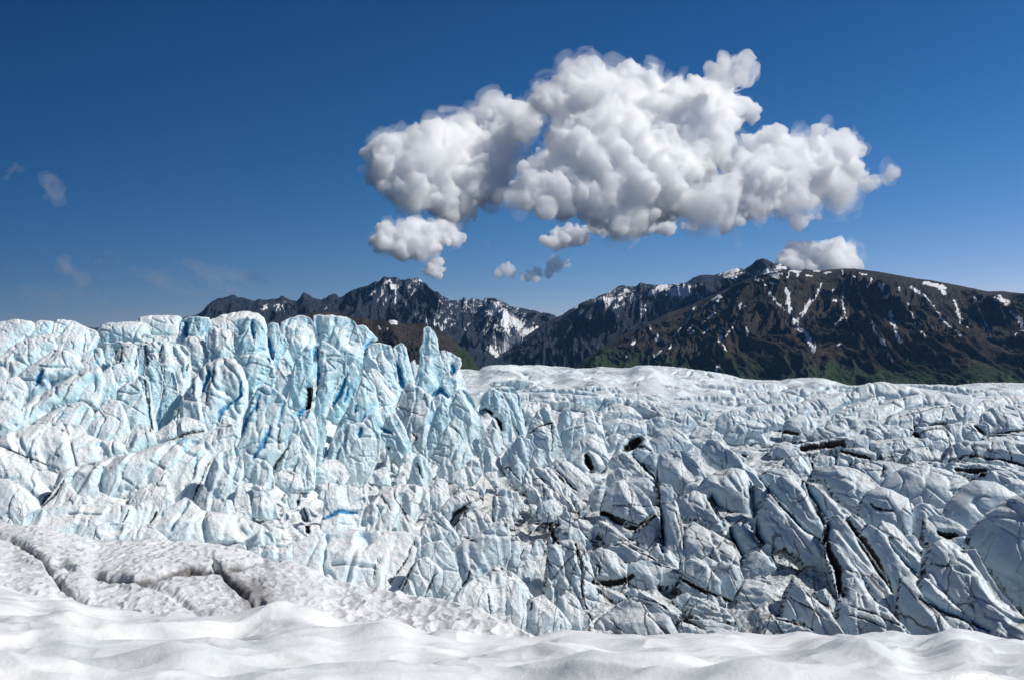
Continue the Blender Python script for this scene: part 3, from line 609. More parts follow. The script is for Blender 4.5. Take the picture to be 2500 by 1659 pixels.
# ------------------------------------------------------------------ ice blocks and seracs
# each entry: view window, kind, outline read off the view, and (for the ones with a name) what it looks like
# kinds: s upright serac, d dome, b boulder, l long slab, f broad leaning wall, r ribbed block
BL = """
A d|-60,430 -60,250 0,230 70,216 130,212 190,222 220,228 215,270 180,310 100,380 40,420|rounded snow capped ice shoulder at the far left of the skyline
A d|160,310 185,265 220,228 260,213 310,216 342,224 350,262 310,310 220,340|small rounded ice knob on the skyline right of the far left shoulder
A f|310,440 330,330 345,240 370,208 420,212 470,222 540,250 600,272 632,300 580,380 520,440 430,450|broad pale ice shoulder with a dark smudge at its foot near the left skyline
A d|610,350 625,290 645,248 690,232 780,226 860,224 935,232 960,290 920,360 760,350|low white topped ice block along the left skyline
A d|840,310 860,230 900,200 940,188 1020,184 1100,182 1160,196 1165,260 1140,330 1000,335|flat topped ice block with a hollow front below the highest part of the left skyline
A s|1120,430 1140,280 1150,215 1200,190 1270,190 1335,197 1352,240 1310,300 1290,360 1290,430|pale ice block with blue hollows left of the big skyline dome
A d|1290,350 1310,240 1350,210 1420,180 1500,163 1580,156 1650,170 1685,200 1702,240 1700,350|thin blue ice dome peeping over the skyline against the far range
A s|1440,530 1500,430 1490,330 1500,250 1480,225 1530,198 1600,190 1660,205 1692,235 1700,330 1712,420 1730,490 1650,560|large rounded ice tower with a blue slit near its top
A b|1340,500 1325,400 1318,300 1370,262 1450,272 1530,295 1532,330 1525,440 1500,500 1400,520|grey crusted ice block leaning on the rounded tower
A b|1180,420 1190,350 1210,315 1270,310 1310,345 1325,420 1350,480 1290,510 1220,480|small dirty ice lump between two pale blocks under the skyline
A l|900,370 915,335 940,312 1050,312 1160,320 1210,342 1210,395 1100,400 960,385|long flat snow topped ledge under the left skyline
A r|900,650 925,500 925,385 990,355 1080,360 1165,378 1205,415 1212,520 1200,620 1160,720 1080,740 1000,710|broad fluted ice face with dark vertical cracks in the left icefall
A s|840,580 865,480 880,385 910,355 945,365 945,480 940,590|narrow cracked ice column on the left side of the fluted face
A b|705,540 730,450 760,400 790,353 840,360 880,382 885,480 860,570 780,610|boxy pale ice block with a sharp top left of the fluted face
A s|655,560 662,450 670,378 690,368 722,385 732,410 718,500 700,560|thin blue ice fin beside the boxy pale block
A b|505,560 530,440 570,405 620,385 662,398 668,460 665,530 610,570|small dark speckled ice knob in the upper left icefall
A f|-60,640 -60,480 40,420 110,360 200,325 300,300 345,300 360,400 270,470 160,540 100,600|sloping ice ramp with a grey granular top at the upper left
A b|80,680 110,590 170,520 260,465 350,400 430,410 490,450 530,520 470,570 340,600 240,680|pale ice ramp below the speckled knob in the upper left
A b|-60,800 -60,630 40,590 100,570 150,600 158,660 130,760 60,820|grey topped ice hump at the left edge under the upper ramp
A f|90,870 120,790 210,705 330,645 430,590 520,525 570,502 635,520 655,580 645,660 600,750 500,730 330,770 190,870|long ice rib with a dirty crusted crest running down to the left
A b|-60,930 -60,800 0,750 60,690 105,720 125,790 125,870 40,920|blue shaded ice hump at the left edge
A b|300,600 320,550 370,520 430,520 465,560 460,600 380,640|small white ice lump on the dirty crested rib
A b|620,660 640,590 660,540 700,510 765,488 812,500 828,570 790,620 750,690 680,740|rounded sugar white ice block in the middle of the left icefall
A s|740,950 740,800 745,660 800,615 860,605 880,560 920,565 955,620 968,760 970,930 880,960|tall grey ice face split by a dark hairline crack
A s|910,620 935,520 955,475 988,457 1020,480 1042,510 1040,620 1020,720 985,830 965,940 945,800 930,700|pointed wedge shaped ice block standing between two dark cracks
A s|990,880 1010,740 1025,610 1060,528 1110,545 1130,620 1140,680 1170,720 1110,780 1060,880|slender white ice cone right of the pointed wedge
A r|1120,900 1150,780 1170,700 1230,620 1275,545 1320,490 1400,465 1440,455 1495,470 1540,520 1570,620 1560,740 1480,830 1370,890 1250,850|broad pale cracked ice face with blue gashes left of the leaning serac
A s|1490,720 1520,600 1540,480 1520,440 1570,428 1640,430 1700,460 1745,520 1758,570 1745,640 1700,720 1600,760|snowy crusted summit block on top of the great leaning serac
A s|1520,1160 1530,1000 1550,860 1590,740 1640,640 1700,620 1760,645 1815,700 1850,790 1900,855 1925,905 1870,980 1800,1060 1745,1160 1620,1180|great leaning serac with a smooth grey blue face in the left icefall
A f|500,1000 545,930 590,830 650,770 690,705 705,725 762,730 790,800 822,910 810,990 700,985 600,1000|smooth blue grey pyramid face in the middle of the left icefall
A f|60,990 150,910 240,850 350,785 440,745 520,733 575,770 600,830 570,930 500,970 300,1000|broad pale ice bank with a curved white rim at the left
A r|-30,1060 20,985 90,930 200,885 320,868 430,868 510,885 545,940 640,975 760,990 800,1060 660,1100 480,1170 400,1205 200,1150 60,1090|wide bowl of rippled white ice at the left
A r|380,1300 440,1180 600,1120 760,1090 860,1062 1000,1015 1120,975 1210,965 1310,985 1370,1070 1370,1140 1320,1260 1270,1400 1100,1400 900,1330 700,1380 500,1380|long wrinkled white ice slope in the lower left icefall
A r|1230,1440 1290,1300 1350,1130 1400,1055 1450,1050 1510,1018 1540,1080 1550,1180 1510,1290 1450,1400 1340,1450|fluted ice buttress with dark slanting cracks below the great leaning serac
A b|970,1010 1000,930 1060,880 1120,855 1170,830 1240,845 1300,870 1318,930 1280,990 1140,980 1030,1040|jagged white ice ridge with a gritty brown top under the pale cracked face
A b|810,1050 825,960 850,890 900,878 950,888 1000,930 1000,1010 900,1050|small broken white ice lumps beside the gritty ridge
A f|1270,1000 1320,930 1390,890 1460,870 1530,890 1545,990 1480,1050 1380,1070|shadowed ice hollow wall left of the great serac's foot
A s|1335,1060 1350,1020 1375,975 1400,1000 1415,1050 1380,1075|tiny white ice pyramid in the shadowed hollow
A b|-60,1260 -60,1060 20,1020 80,1060 200,1130 330,1180 420,1200 400,1260 300,1380 180,1340 60,1240|grey banded ice bank at the left edge
A b|-60,1470 -60,1220 60,1230 150,1280 220,1340 260,1430 180,1490 20,1500|low blue tinted ice mound at the lower left edge
A f|230,1450 290,1380 350,1290 410,1218 450,1290 520,1340 570,1330 600,1420 400,1450|pale ice bank with a dark slanting crack at the lower left
A s|350,1410 385,1330 440,1238 480,1310 520,1390 440,1420|small smooth ice pyramid at the lower left
A b|550,1410 565,1350 620,1298 690,1330 780,1350 850,1370 850,1410|low rounded ice heap left of the crusted knob
A b|820,1420 850,1330 900,1280 1000,1240 1060,1238 1092,1290 1100,1390 1000,1420|crusted white ice knob above the long bright block
A f|140,1590 165,1470 220,1430 300,1408 450,1390 640,1383 780,1390 835,1398 820,1500 740,1560 500,1600|long bright fluted ice block at the lower left
A f|780,1570 805,1470 835,1408 900,1375 955,1355 1000,1395 1012,1440 980,1520 950,1590|tilted striped ice slab between the long bright block and the white wedge
A f|930,1600 980,1510 1015,1440 1100,1400 1190,1343 1235,1370 1290,1420 1370,1440 1480,1445 1600,1490 1700,1540 1700,1600|large smooth white ice wedge above the snow bank
A b|600,1640 612,1560 625,1515 660,1503 760,1508 845,1515 868,1560 868,1640|rounded white snow block on the snow bank
A b|860,1640 872,1560 920,1518 990,1540 1060,1600 1070,1650|small white snow block beside the rounded one on the bank
A b|1490,1440 1500,1340 1515,1268 1560,1258 1610,1250 1625,1310 1640,1400 1600,1440|boxy cracked ice block left of the white shard
A s|1590,1240 1605,1170 1640,1110 1695,1098 1740,1150 1735,1240 1650,1280|pale blue ice tooth below the great serac
H s|1100,1370 1110,1250 1090,1175 1130,1150 1200,1180 1260,1240 1300,1330 1310,1390 1200,1410|smooth white shard of ice standing in the rubble
H s|1270,1030 1330,920 1400,830 1480,720 1500,760 1520,900 1500,1040 1400,1060|smooth tilted ice plate right of the brown stained crack
H r|1430,1120 1480,1000 1500,800 1490,680 1540,610 1600,600 1650,660 1660,800 1640,930 1620,1080|fluted ice pillar under the dark blue cave
H s|1640,920 1650,760 1630,640 1665,560 1720,600 1730,720 1720,840 1690,940|slim ice fin right of the fluted pillar
H s|1500,620 1520,560 1550,520 1580,560 1600,620|tiny pointed ice cone below the dark blue cave
H b|880,1330 900,1240 960,1140 1000,1160 980,1250 950,1330|thin dark edged ice flake left of the boxy cracked block
H b|1250,1120 1300,1060 1370,1030 1440,1040 1500,1080 1520,1160 1400,1190|low white ice heap below the brown stained crack
H b|1340,1280 1360,1240 1390,1230 1410,1270 1380,1300|small white ice chip in the rubble
B s|120,500 130,300 140,238 170,228 212,235 222,300 170,450|blue ice wall between the rounded tower and the next peak
B s|190,380 205,270 225,228 290,195 370,178 420,208 450,280 472,340 460,400 400,420 300,400|broad pale blue ice peak on the skyline right of the dip
B s|140,470 160,360 185,310 215,288 260,330 275,380 240,440 180,500|rounded bright blue ice lobe deep between two peaks
B s|270,400 290,320 322,250 355,300 392,350 388,420 330,450|small sharp ice peak in front of the broad skyline peak
B s|180,640 195,520 215,460 240,438 280,480 296,520 296,610 250,680|white faceted ice tooth with a shaded face
B s|560,560 480,400 445,330 430,260 432,185 475,178 560,182 640,190 700,228 722,300 745,380 775,470 775,540 730,580|tallest slab of pale ice with a flat sloping top on the skyline
B s|710,400 705,300 710,242 750,238 800,285 850,338 800,355 765,400 740,440|thin ice slab leaning right behind the flat topped slab
B s|260,800 285,640 290,530 330,450 380,385 405,362 425,385 430,480 432,620 425,720 395,770 345,850|curved ice blade with a grey striped face left of the blue slot
B s|445,800 452,640 455,480 440,380 490,340 535,362 590,405 640,480 640,560 580,640 540,720 490,830|ribbed ice blade right of the deep blue slot
B s|530,820 560,700 610,590 640,510 680,475 725,530 740,600 700,680 660,760 600,810|translucent blue ice fin beside the ribbed blade
B s|560,960 600,850 650,770 700,690 735,590 752,508 780,570 830,640 845,760 885,900 885,980 800,930 730,920 640,960|tall thin pointed ice ridge in the middle of the icefall
B s|740,560 755,430 785,368 850,352 930,378 948,440 965,550 965,690 900,690 800,560|wide pale serac behind the pointed ridge
B s|930,600 942,470 945,378 990,355 1022,385 1045,470 1072,590 1060,630 1020,650 975,640|blue hollowed ice pillar left of the tall spire
B s|1045,560 1052,480 1078,458 1092,500 1085,570|tiny white ice knob between the pillar and the tall spire
B s|1060,690 1085,590 1105,500 1112,400 1130,330 1138,262 1160,252 1195,275 1222,320 1230,400 1252,470 1285,530 1262,600 1225,700 1180,740|tallest lone ice spire standing against the dark hill
B s|1230,580 1238,480 1242,405 1280,406 1335,430 1378,458 1378,490 1362,530 1395,600 1405,660 1320,680|blue ice horn with a hooked tip right of the tall spire
B s|1180,740 1230,640 1270,560 1302,530 1335,560 1352,640 1320,720 1290,800 1240,780|small ice tooth with a blue hollow below the hooked horn
B b|770,640 775,560 800,520 840,530 890,580 935,640 965,700 945,770 870,720|dark veined ice block behind the pointed ridge
B s|820,860 830,740 852,652 885,665 930,735 960,810 970,880 900,900|small pale ice tooth right of the pointed ridge
B s|920,1000 945,860 960,750 1000,655 1050,605 1115,635 1175,688 1215,755 1212,870 1180,1000 1120,1060 1040,1060|big facing ice block with a jagged brown hairline crack
B s|860,960 875,880 905,820 960,800 1005,865 1035,950 1062,1050 1050,1130 1000,1145 930,1040|glassy blue green ice block with small dark holes
B s|1140,1080 1160,960 1190,840 1220,760 1252,735 1290,790 1315,860 1280,960 1230,1060|narrow pointed pale serac right of the big facing block
B s|1160,1130 1210,1020 1250,930 1300,870 1340,820 1382,850 1412,960 1455,1090 1400,1160 1280,1190|serac with a large grey blue shadowed facet
B s|1280,860 1300,760 1330,690 1360,648 1400,650 1455,725 1512,850 1540,960 1500,1030 1430,990 1380,900|pale triangular serac with a dark curved crack near its foot
B s|1480,830 1495,720 1520,670 1565,638 1625,662 1682,760 1700,880 1690,990 1640,940 1600,850 1540,800|curved ice fin arching over a dark cave
B s|1590,800 1580,650 1640,627 1712,640 1752,700 1762,800 1795,950 1755,990 1705,900 1660,820|tall smooth ice fin behind the arching fin
B s|1520,1000 1535,900 1575,833 1605,900 1625,1020 1570,1050|slim ice spike inside the dark cave
B s|1770,1100 1790,950 1820,850 1865,785 1900,753 1945,800 1985,900 2020,1050 1960,1110 1880,1110|dome topped serac with a dark cross shaped crack
B s|1620,1100 1680,1020 1730,960 1765,943 1812,970 1835,1040 1810,1120 1795,1220 1750,1260 1690,1200|leaning ice tooth with a dark hooked crack
B s|1800,1140 1830,1070 1855,1018 1905,1040 1935,1120 1870,1160|small pointed ice block right of the leaning tooth
B s|1980,930 2000,830 2025,785 2055,768 2085,800 2105,900 2060,940|small angular ice block right of the dome topped serac
B r|190,1190 260,1060 330,950 350,880 370,800 410,785 440,830 452,920 445,1090 400,1210 290,1190|rough white fluted serac below the dark blue cave
B s|450,1160 460,1000 450,870 480,800 512,830 518,920 500,1080|narrow ice fin beside a blue green crack
B s|460,1140 530,1020 580,930 620,868 655,860 650,960 600,1060 560,1160|thin sunlit ice blade sloping down to the left
B s|620,1200 635,1060 645,950 660,870 700,865 745,858 790,798 812,860 865,960 850,1080 770,1160 720,1210|broad white serac with a jagged top and small blue holes
B s|580,1160 595,1060 625,960 650,1020 675,1100 665,1170|small striped ice wedge in front of the jagged serac
B b|410,1230 440,1160 500,1110 560,1095 620,1130 650,1180 590,1230|white ice hump with a small cave
B b|490,1560 500,1400 510,1310 550,1280 640,1268 710,1280 770,1350 730,1470 690,1560 560,1590|round ice block with a blue green grotto
B r|690,1500 760,1420 830,1350 900,1298 980,1258 1060,1262 1130,1280 1168,1320 1160,1400 1090,1450 1040,1530 900,1570 780,1560|ribbed rounded ice hump in front of the seracs
B b|960,1190 985,1140 1030,1112 1055,1140 1062,1210|small white ice boulder among the rubble
B s|1040,1240 1060,1140 1078,1080 1110,1058 1160,1100 1195,1200 1150,1250|small ice tooth with dark edges in the rubble
B s|885,1150 892,1090 905,1060 920,1100 922,1150|tiny upright ice peg
B b|1230,1460 1260,1390 1300,1345 1370,1308 1450,1345 1480,1400 1410,1420 1340,1510|bright ice boulder with a dark gritty hollow beneath
B b|1340,1590 1360,1490 1400,1430 1450,1420 1530,1440 1575,1500 1570,1590|dark spotted ice boulder in front of the gritty hollow
B b|1150,1420 1165,1320 1185,1270 1225,1250 1275,1290 1310,1345 1290,1400 1230,1440|upright white ice boulder above the ribbed hump
B s|1580,1460 1575,1370 1600,1310 1645,1280 1700,1300 1722,1400 1690,1480|smooth standing ice tablet in the middle of the rubble
B r|1780,1320 1780,1240 1820,1200 1880,1172 1950,1168 2015,1225 2080,1320 2110,1400 1950,1350 1870,1330|folded ice hump with thick dark stripes
B b|1860,1500 1875,1410 1910,1370 1955,1358 2030,1395 2045,1450 1960,1520|pale ice boulder below the folded hump
B s|1380,1210 1400,1130 1430,1095 1490,1110 1515,1190 1450,1240|small blunt ice tooth in front of the triangular serac
B s|1470,1150 1500,1070 1530,1010 1570,1030 1625,1090 1650,1160 1560,1200|small rough ice tooth below the arching fin
C s|680,620 695,550 725,515 780,488 855,480 870,560 860,620 790,680 730,680|smooth white ice wedge right of the dome topped serac
C s|680,540 692,430 712,385 742,373 778,420 800,480 765,520|small grey ice cone at the right end of the icefall
C b|770,510 795,455 870,438 952,440 965,520 985,610 940,620 860,560|squarish cracked ice block right of the smooth wedge
C d|740,710 780,650 820,595 870,560 920,553 965,600 1000,690 970,725 860,660 800,690|curled ice arch with a double rim
C d|770,750 810,700 850,670 890,658 945,690 975,750 910,790 840,790|small ice mound with a dark upright hole
C d|1040,710 1060,650 1080,600 1130,562 1195,550 1250,590 1290,670 1240,700 1150,700|rounded ice mound with a black cave mouth
C d|1250,670 1280,590 1345,532 1430,518 1485,560 1530,620 1440,660 1340,685|low rounded ice block right of the cave mound
C b|965,660 990,590 1020,555 1060,545 1105,570 1070,625|small faceted ice block left of the cave mound
C l|1480,640 1520,590 1545,550 1570,503 1640,520 1700,560 1740,605 1660,640 1580,660|angular blue ice ridge where the long slabs begin
C l|1200,515 1270,490 1350,462 1400,447 1450,445 1510,470 1570,505 1480,530 1300,525|long low ice ripple behind the cave mound
C b|1705,515 1715,440 1750,410 1800,394 1865,400 1905,440 1870,485 1790,525|smooth rounded grey ice boulder in the calm upper ice
C l|1120,395 1210,350 1300,343 1385,370 1450,425 1350,440 1230,415|low ice ripple at the edge of the calm upper ice
C b|935,440 985,385 1055,353 1150,378 1210,440 1110,445 1000,465|grey ice hump with brown dirt along its foot
C b|1015,515 1050,465 1150,443 1240,480 1225,525 1120,535|pale low ice block below the brown dirt line
C l|1025,730 1070,692 1180,690 1245,740 1290,800 1325,860 1240,845 1130,800|shaded ice slab sloping down to the blue channel
C b|1215,750 1285,668 1345,690 1340,790 1332,865 1280,800|slim ice block beside the blue channel
C b|1325,880 1328,780 1340,700 1400,660 1480,668 1560,740 1610,840 1590,910 1520,945 1430,900|large rough sparkling ice block above the faceted boulder
C l|640,800 665,745 700,718 780,748 870,818 905,885 865,925 790,935 720,850|slanted ice slab with a blue grey shaded end
C b|995,895 1010,810 1075,768 1155,800 1110,870 1060,900|small white ice wedge left of the pale cap
C b|1085,890 1120,825 1220,825 1310,850 1340,940 1290,975 1180,910|smooth pale green ice cap above the faceted boulder
C b|1325,980 1322,860 1400,875 1440,940 1390,1000|cracked ice wedge right of the pale cap
C b|970,1060 985,980 1000,925 1050,868 1110,853 1180,888 1245,950 1285,1020 1305,1070 1260,1120 1200,1155 1090,1125|large faceted ice boulder with thin brown lines in a dark pit
C b|880,980 910,905 975,868 1015,905 985,1040 925,1035|triangular grey ice block left of the faceted boulder
C d|1590,930 1605,880 1640,835 1705,800 1800,773 1865,790 1912,860 1935,940 1950,1020 1870,1030 1760,980|big rounded sparkling ice hump
C l|1435,1080 1450,980 1560,925 1645,955 1725,1080 1775,1160 1800,1220 1650,1150 1560,1100|cracked slab of dirty ice below the big rounded hump
C l|1350,1170 1345,1010 1440,995 1475,1130 1488,1260 1505,1370 1420,1340 1365,1250|narrow dirty ice strip between two long black cracks
C l|1180,1180 1300,1068 1345,1110 1355,1250 1350,1290 1280,1310 1225,1260|triangular gritty ice slab right of the dark pit
C l|945,1240 945,1140 1000,1108 1060,1165 1125,1245 1040,1260|smooth pale ice pillow beside a brown grit patch
C l|1480,1390 1485,1210 1555,1125 1700,1195 1800,1260 1870,1370 1810,1420 1640,1350 1560,1390|wide dirty ice slab crossed by fine cracks
C l|1005,1310 1035,1248 1130,1243 1240,1295 1315,1358 1390,1405 1310,1460 1150,1390 1080,1360|long sloping ice slab with a curved black groove
C b|1110,1470 1125,1380 1215,1358 1325,1368 1345,1440 1295,1515 1200,1505|broken white ice block with black gaps beneath
C b|1470,1540 1475,1370 1540,1350 1645,1408 1710,1480 1700,1600 1560,1600|smooth oval ice slab with a light top
C b|1670,1550 1675,1400 1740,1368 1835,1398 1860,1480 1790,1590|rounded ice slab with a shaded striped side
C b|870,1350 885,1300 960,1278 1045,1308 1110,1380 1100,1470 1010,1505 930,1445|hollowed ice block like a paw with a black crack
C s|600,1310 615,1240 655,1120 700,1060 742,1028 795,1120 865,1200 940,1270 880,1315 760,1260|pointed ice block with a dark S shaped crack
C r|610,1600 625,1400 635,1268 690,1245 760,1236 835,1265 875,1350 905,1480 930,1600|arched ice column with twisted dark folds
C b|485,1480 510,1390 580,1348 650,1400 680,1495 570,1500|small white ice dome left of the arched column
C s|40,1530 15,1400 5,1280 70,1235 140,1200 240,1130 345,1073 372,1120 385,1200 385,1320 350,1400 250,1460 130,1500|large triangular ice block with a smooth blue grey face
C s|365,1440 365,1330 372,1240 400,1198 445,1300 455,1410 420,1450|narrow ice fin right of the large triangular block
C r|70,1600 120,1530 180,1465 230,1430 285,1388 330,1400 400,1430 470,1500 520,1600|striped ice fan at the foot of the triangular block
C s|265,980 285,890 335,883 400,985 440,1050 350,1080 310,1020|leaning white ice post in the rubble
C b|545,1080 562,995 630,973 700,1000 690,1090 620,1130|rounded fluted ice block in the middle of the rubble
C r|465,880 495,800 560,773 640,788 720,900 770,1000 700,980 640,1020 580,1000 510,960|striped ice fold above the rounded fluted block
D l|660,400 715,310 800,294 900,292 965,300 1012,312 1020,350 920,385 800,425|long pale ledge of ice at the upper right with a dark end
D l|1000,370 1035,272 1120,245 1200,238 1400,258 1620,300 1710,335 1700,420 1420,410 1380,350 1100,350|widest smooth ice bank under the right skyline
D l|850,460 940,372 1095,335 1185,330 1175,365 1000,440|narrow ice strip behind the long shell shaped ledge
D l|960,460 1070,372 1175,340 1390,334 1420,370 1410,410 1290,440 1200,490 1100,500|long shell shaped ice ledge with a steep front
D l|1205,510 1255,430 1390,388 1560,374 1670,385 1720,420 1690,485 1500,500 1380,520|lens shaped grey ice ledge with a long dark crack
D l|1410,400 1445,350 1530,338 1625,350 1640,385 1520,400|small pale ice ledge behind the lens shaped one
D l|1680,420 1705,365 1830,348 1905,338 1930,370 1855,415 1780,455|low ice ripple left of the right edge under the skyline
D b|1840,540 1845,420 1885,380 2000,368 2140,374 2140,545 1960,560|squared grey ice block at the right edge with a diagonal crack
D b|1850,640 1848,560 1960,550 2140,545 2140,620 2000,665|dark veined ice face under the squared block at the right edge
D b|1360,600 1420,510 1560,498 1625,560 1650,635 1560,660 1440,645|scalloped ice face with a black ragged rim
D b|1680,620 1685,500 1750,483 1845,498 1850,610 1800,640|upright grey ice block with a dark notch at its top
D b|1610,590 1612,490 1690,475 1708,560 1685,640|narrow ice block between the scalloped face and the notched block
D d|560,545 575,470 640,428 722,440 765,500 750,575 640,575|round ice knob with a dark ledge under it
D b|750,590 772,510 870,493 940,508 950,570 860,595|oval ice block right of the round knob
D b|920,575 935,525 1000,518 1040,555 1015,590|small ice pebble right of the oval block
D l|905,500 930,440 1000,433 1085,468 1145,480 1165,515 1060,545 960,540|pale rolled ice lip above the small pebble
D d|1040,590 1060,520 1120,498 1170,530 1190,590 1100,620|small rounded ice dome in the banded zone
D b|1150,560 1170,490 1280,498 1350,520 1340,590 1240,600|low pale ice block left of the scalloped face
D l|1100,640 1120,590 1250,583 1380,568 1460,600 1490,650 1330,660 1200,685|long curled ice lip with a ragged end
D b|1335,700 1370,640 1500,636 1590,680 1615,750 1500,750 1420,740|low rounded ice block left of the long horizontal slab
D l|1580,740 1610,655 1680,615 1800,602 2000,608 2140,618 2140,800 1960,760 1720,730 1640,755|long horizontal ice slab with slanting dark cracks at the right edge
D l|1610,830 1630,745 1720,725 1960,755 2140,795 2140,880 1900,840|dark layered ice under the long horizontal slab
D b|320,480 365,405 450,398 565,418 610,450 520,500 440,490|pale rounded ice block behind the double lobe
D b|180,560 230,510 300,468 400,458 450,490 440,545 330,580 250,580|double lobed pale ice block in the banded zone
D b|480,665 495,610 560,598 645,620 650,665 560,680|small flat ice cake in the banded zone
D l|580,680 650,622 860,578 1010,568 1070,600 1060,660 920,655 760,670|long white ice lip above a black undercut
D b|720,790 730,700 800,678 875,698 870,750 800,800|jumbled ice block below the black undercut
D b|550,790 575,700 700,688 750,740 745,810 640,800|broken ice pile with black seams
D b|915,700 935,640 1080,638 1140,680 1110,725 1000,720|blue shaded ice block below the black undercut
D d|995,820 1015,740 1120,723 1245,728 1320,750 1330,800 1210,880 1100,890|pair of joined ice humps above the blue gully
D d|730,850 770,780 900,762 1000,778 1085,820 1160,895 1130,940 1060,960 1030,1030 940,1020 870,930 830,860|ribbed ice hump with a forked lower edge
D l|1310,790 1395,722 1530,728 1610,770 1620,810 1500,810 1380,790|thin white ice shelf with a black underside
D d|1190,900 1250,820 1340,773 1460,758 1585,788 1685,830 1720,885 1695,970 1640,1020 1480,1015 1330,1000|big smooth rounded ice hump on the right
D d|1580,1080 1635,970 1700,895 1770,858 1885,868 1995,930 2050,975 1930,1050 1860,1110 1780,1180 1700,1150|tilted pale ice hump right of the big smooth one
D b|1790,880 1820,805 1900,783 2005,798 2065,845 2130,880 2130,980 2000,945 1900,895|striped ice block at the right edge above the huge dark one
D d|1740,1230 1780,1150 1860,1075 1960,995 2060,958 2150,950 2150,1600 2040,1560 1900,1430 1820,1330|huge dark blue shadowed ice mass at the right edge
D d|1040,1100 1052,1000 1090,935 1170,898 1245,920 1335,970 1355,1100 1340,1190 1250,1150 1140,1130|ice boulder with a pitted pale front like a nose
D b|1335,1160 1350,1070 1430,993 1495,1008 1565,1070 1530,1120 1475,1210 1390,1210|faceted blue grey ice block left of the tilted slab
D b|1445,1210 1460,1100 1535,1068 1640,1108 1725,1160 1730,1270 1650,1320 1540,1270|ice block with a grey sooty patch under a tilted slab
D l|400,1200 415,1060 450,1000 488,953 560,1008 640,1088 725,1168 795,1228 850,1330 885,1440 770,1430 640,1330 560,1280 480,1300|long tapering ice slab with a sharp pointed upper end
D l|460,920 500,870 560,840 620,828 700,945 775,1020 825,1120 842,1210 770,1170 640,1070 540,1000|long ice slab with a white crest between two deep grooves
D l|690,930 695,855 755,898 850,958 975,1048 980,1110 1045,1190 1000,1210 880,1120 800,1060|long blue sided ice slab in the middle right
D l|815,1250 840,1150 885,1098 965,1148 1045,1240 1125,1350 1190,1440 1260,1600 1150,1600 1000,1430 900,1320|longest curved ice slab running down to the right
D l|825,1340 845,1243 905,1280 975,1370 1060,1460 1120,1600 930,1600 875,1480|pointed dirty ice slab in front of the longest curved one
D l|1045,1240 1090,1150 1150,1185 1265,1268 1345,1360 1405,1470 1460,1600 1240,1600 1180,1460 1100,1330|ridged ice slab with a shaded left side near the lower right
D l|1135,1220 1195,1118 1265,1138 1345,1228 1450,1370 1420,1470 1320,1370 1220,1270|rough topped ice slab behind the ridged one
D l|945,1150 985,1068 1060,1098 1095,1140 1060,1230|short white ice slab wedged between two long ones
D b|1310,1230 1340,1195 1390,1198 1445,1290 1450,1370 1390,1330|small round ice block above the grey shark shaped slab
D b|1425,1400 1445,1300 1475,1260 1560,1240 1640,1275 1700,1320 1690,1400 1560,1440|knobbly ice summit of the large lower right block
D l|220,1260 225,1150 290,1125 375,1195 450,1260 495,1350 380,1350 290,1340|dirty wedge of ice with crossing cracks
D l|60,660 95,612 200,618 245,700 335,758 425,818 490,900 515,980 440,955 360,895 230,800 120,720|long smooth pale ice ridge bounding the slabs
D b|385,820 490,770 600,778 650,830 570,890 470,910|small rough ice hump behind the white crested slab
D l|345,980 365,888 435,918 470,1000 440,1080 405,1160 375,1080|thin ice flake standing in a blue groove
D d|265,1460 300,1335 375,1303 465,1338 495,1400 380,1460 300,1470|layered white ice cap in the lower right
G l|1660,740 1660,560 1700,440 1780,378 1860,390 1935,450 2010,440 2065,550 2155,700 2300,860 2400,930 2400,1070 2080,1030 1900,880 1760,790|great shark shaped ice slab at the lower right corner
G l|1600,790 1625,645 1700,655 1800,745 1910,850 2070,1020 1900,1030 1780,930|dark flat ice slab in front of the shark shaped one
G r|1020,1060 1015,900 1030,800 1085,698 1200,755 1350,845 1505,995 1300,1050|fan of ribbed dirty ice at the foot of the longest slab
G r|625,930 640,760 700,655 820,755 945,860 1040,1010 900,1040 760,930|layered dirty ice fan near the foreground
G l|440,990 515,908 640,915 815,1010 500,1050|low rippled ice slab just above the foreground snow
G l|-40,1050 -20,940 100,922 270,990 280,1060|low white ice slab at the edge of the foreground snow
G l|285,800 355,640 480,615 565,700 630,830 500,850|shaded ice slab with fine parallel stripes
G b|1470,970 1450,860 1480,640 1560,635 1625,760 1710,850 1900,1010 1540,1010|grey gritty ice toe beside the melt water
F f|-30,560 0,440 20,398 150,330 280,305 400,288 560,283 700,290 830,290 945,322 945,450 905,540 830,730 600,730 350,670 150,590|broad fluted white ice wall behind the snow bank
F s|800,760 840,640 885,555 940,475 1020,463 1125,560 1115,800 960,770|grey ice buttress at the right end of the fluted wall
F s|925,500 940,400 1035,360 1120,343 1205,440 1235,560 1270,690 1190,800 1115,770 1130,620 1040,500|tapered ice block with a wrinkled white cap
F s|950,420 965,280 1010,180 1060,128 1130,168 1205,260 1250,360 1185,400 1080,380|striped ice pyramid left of the dark gap
F b|1190,830 1225,740 1265,690 1350,628 1455,613 1480,740 1500,920 1340,870|creased ice block with dark folds by the snow bank
F r|1435,800 1455,700 1468,600 1500,533 1580,598 1680,658 1760,780 1750,880 1660,1000 1500,930|fluted ice fan at the end of the snow bank
F b|1720,910 1755,790 1850,758 1945,840 2035,950 2010,1040 1800,1040|low crusted ice slope beside the fluted fan
F b|1890,900 1930,800 2030,735 2080,770 2110,830 2110,990 2000,990|small white ice lump with a hanging lip
F b|1715,600 1745,510 1825,488 1915,560 1945,610 1850,640|smooth egg shaped ice block
E s|1700,400 1780,340 1870,278 1965,290 1995,380 1800,440|bright white ice wedge rising behind the snow bank
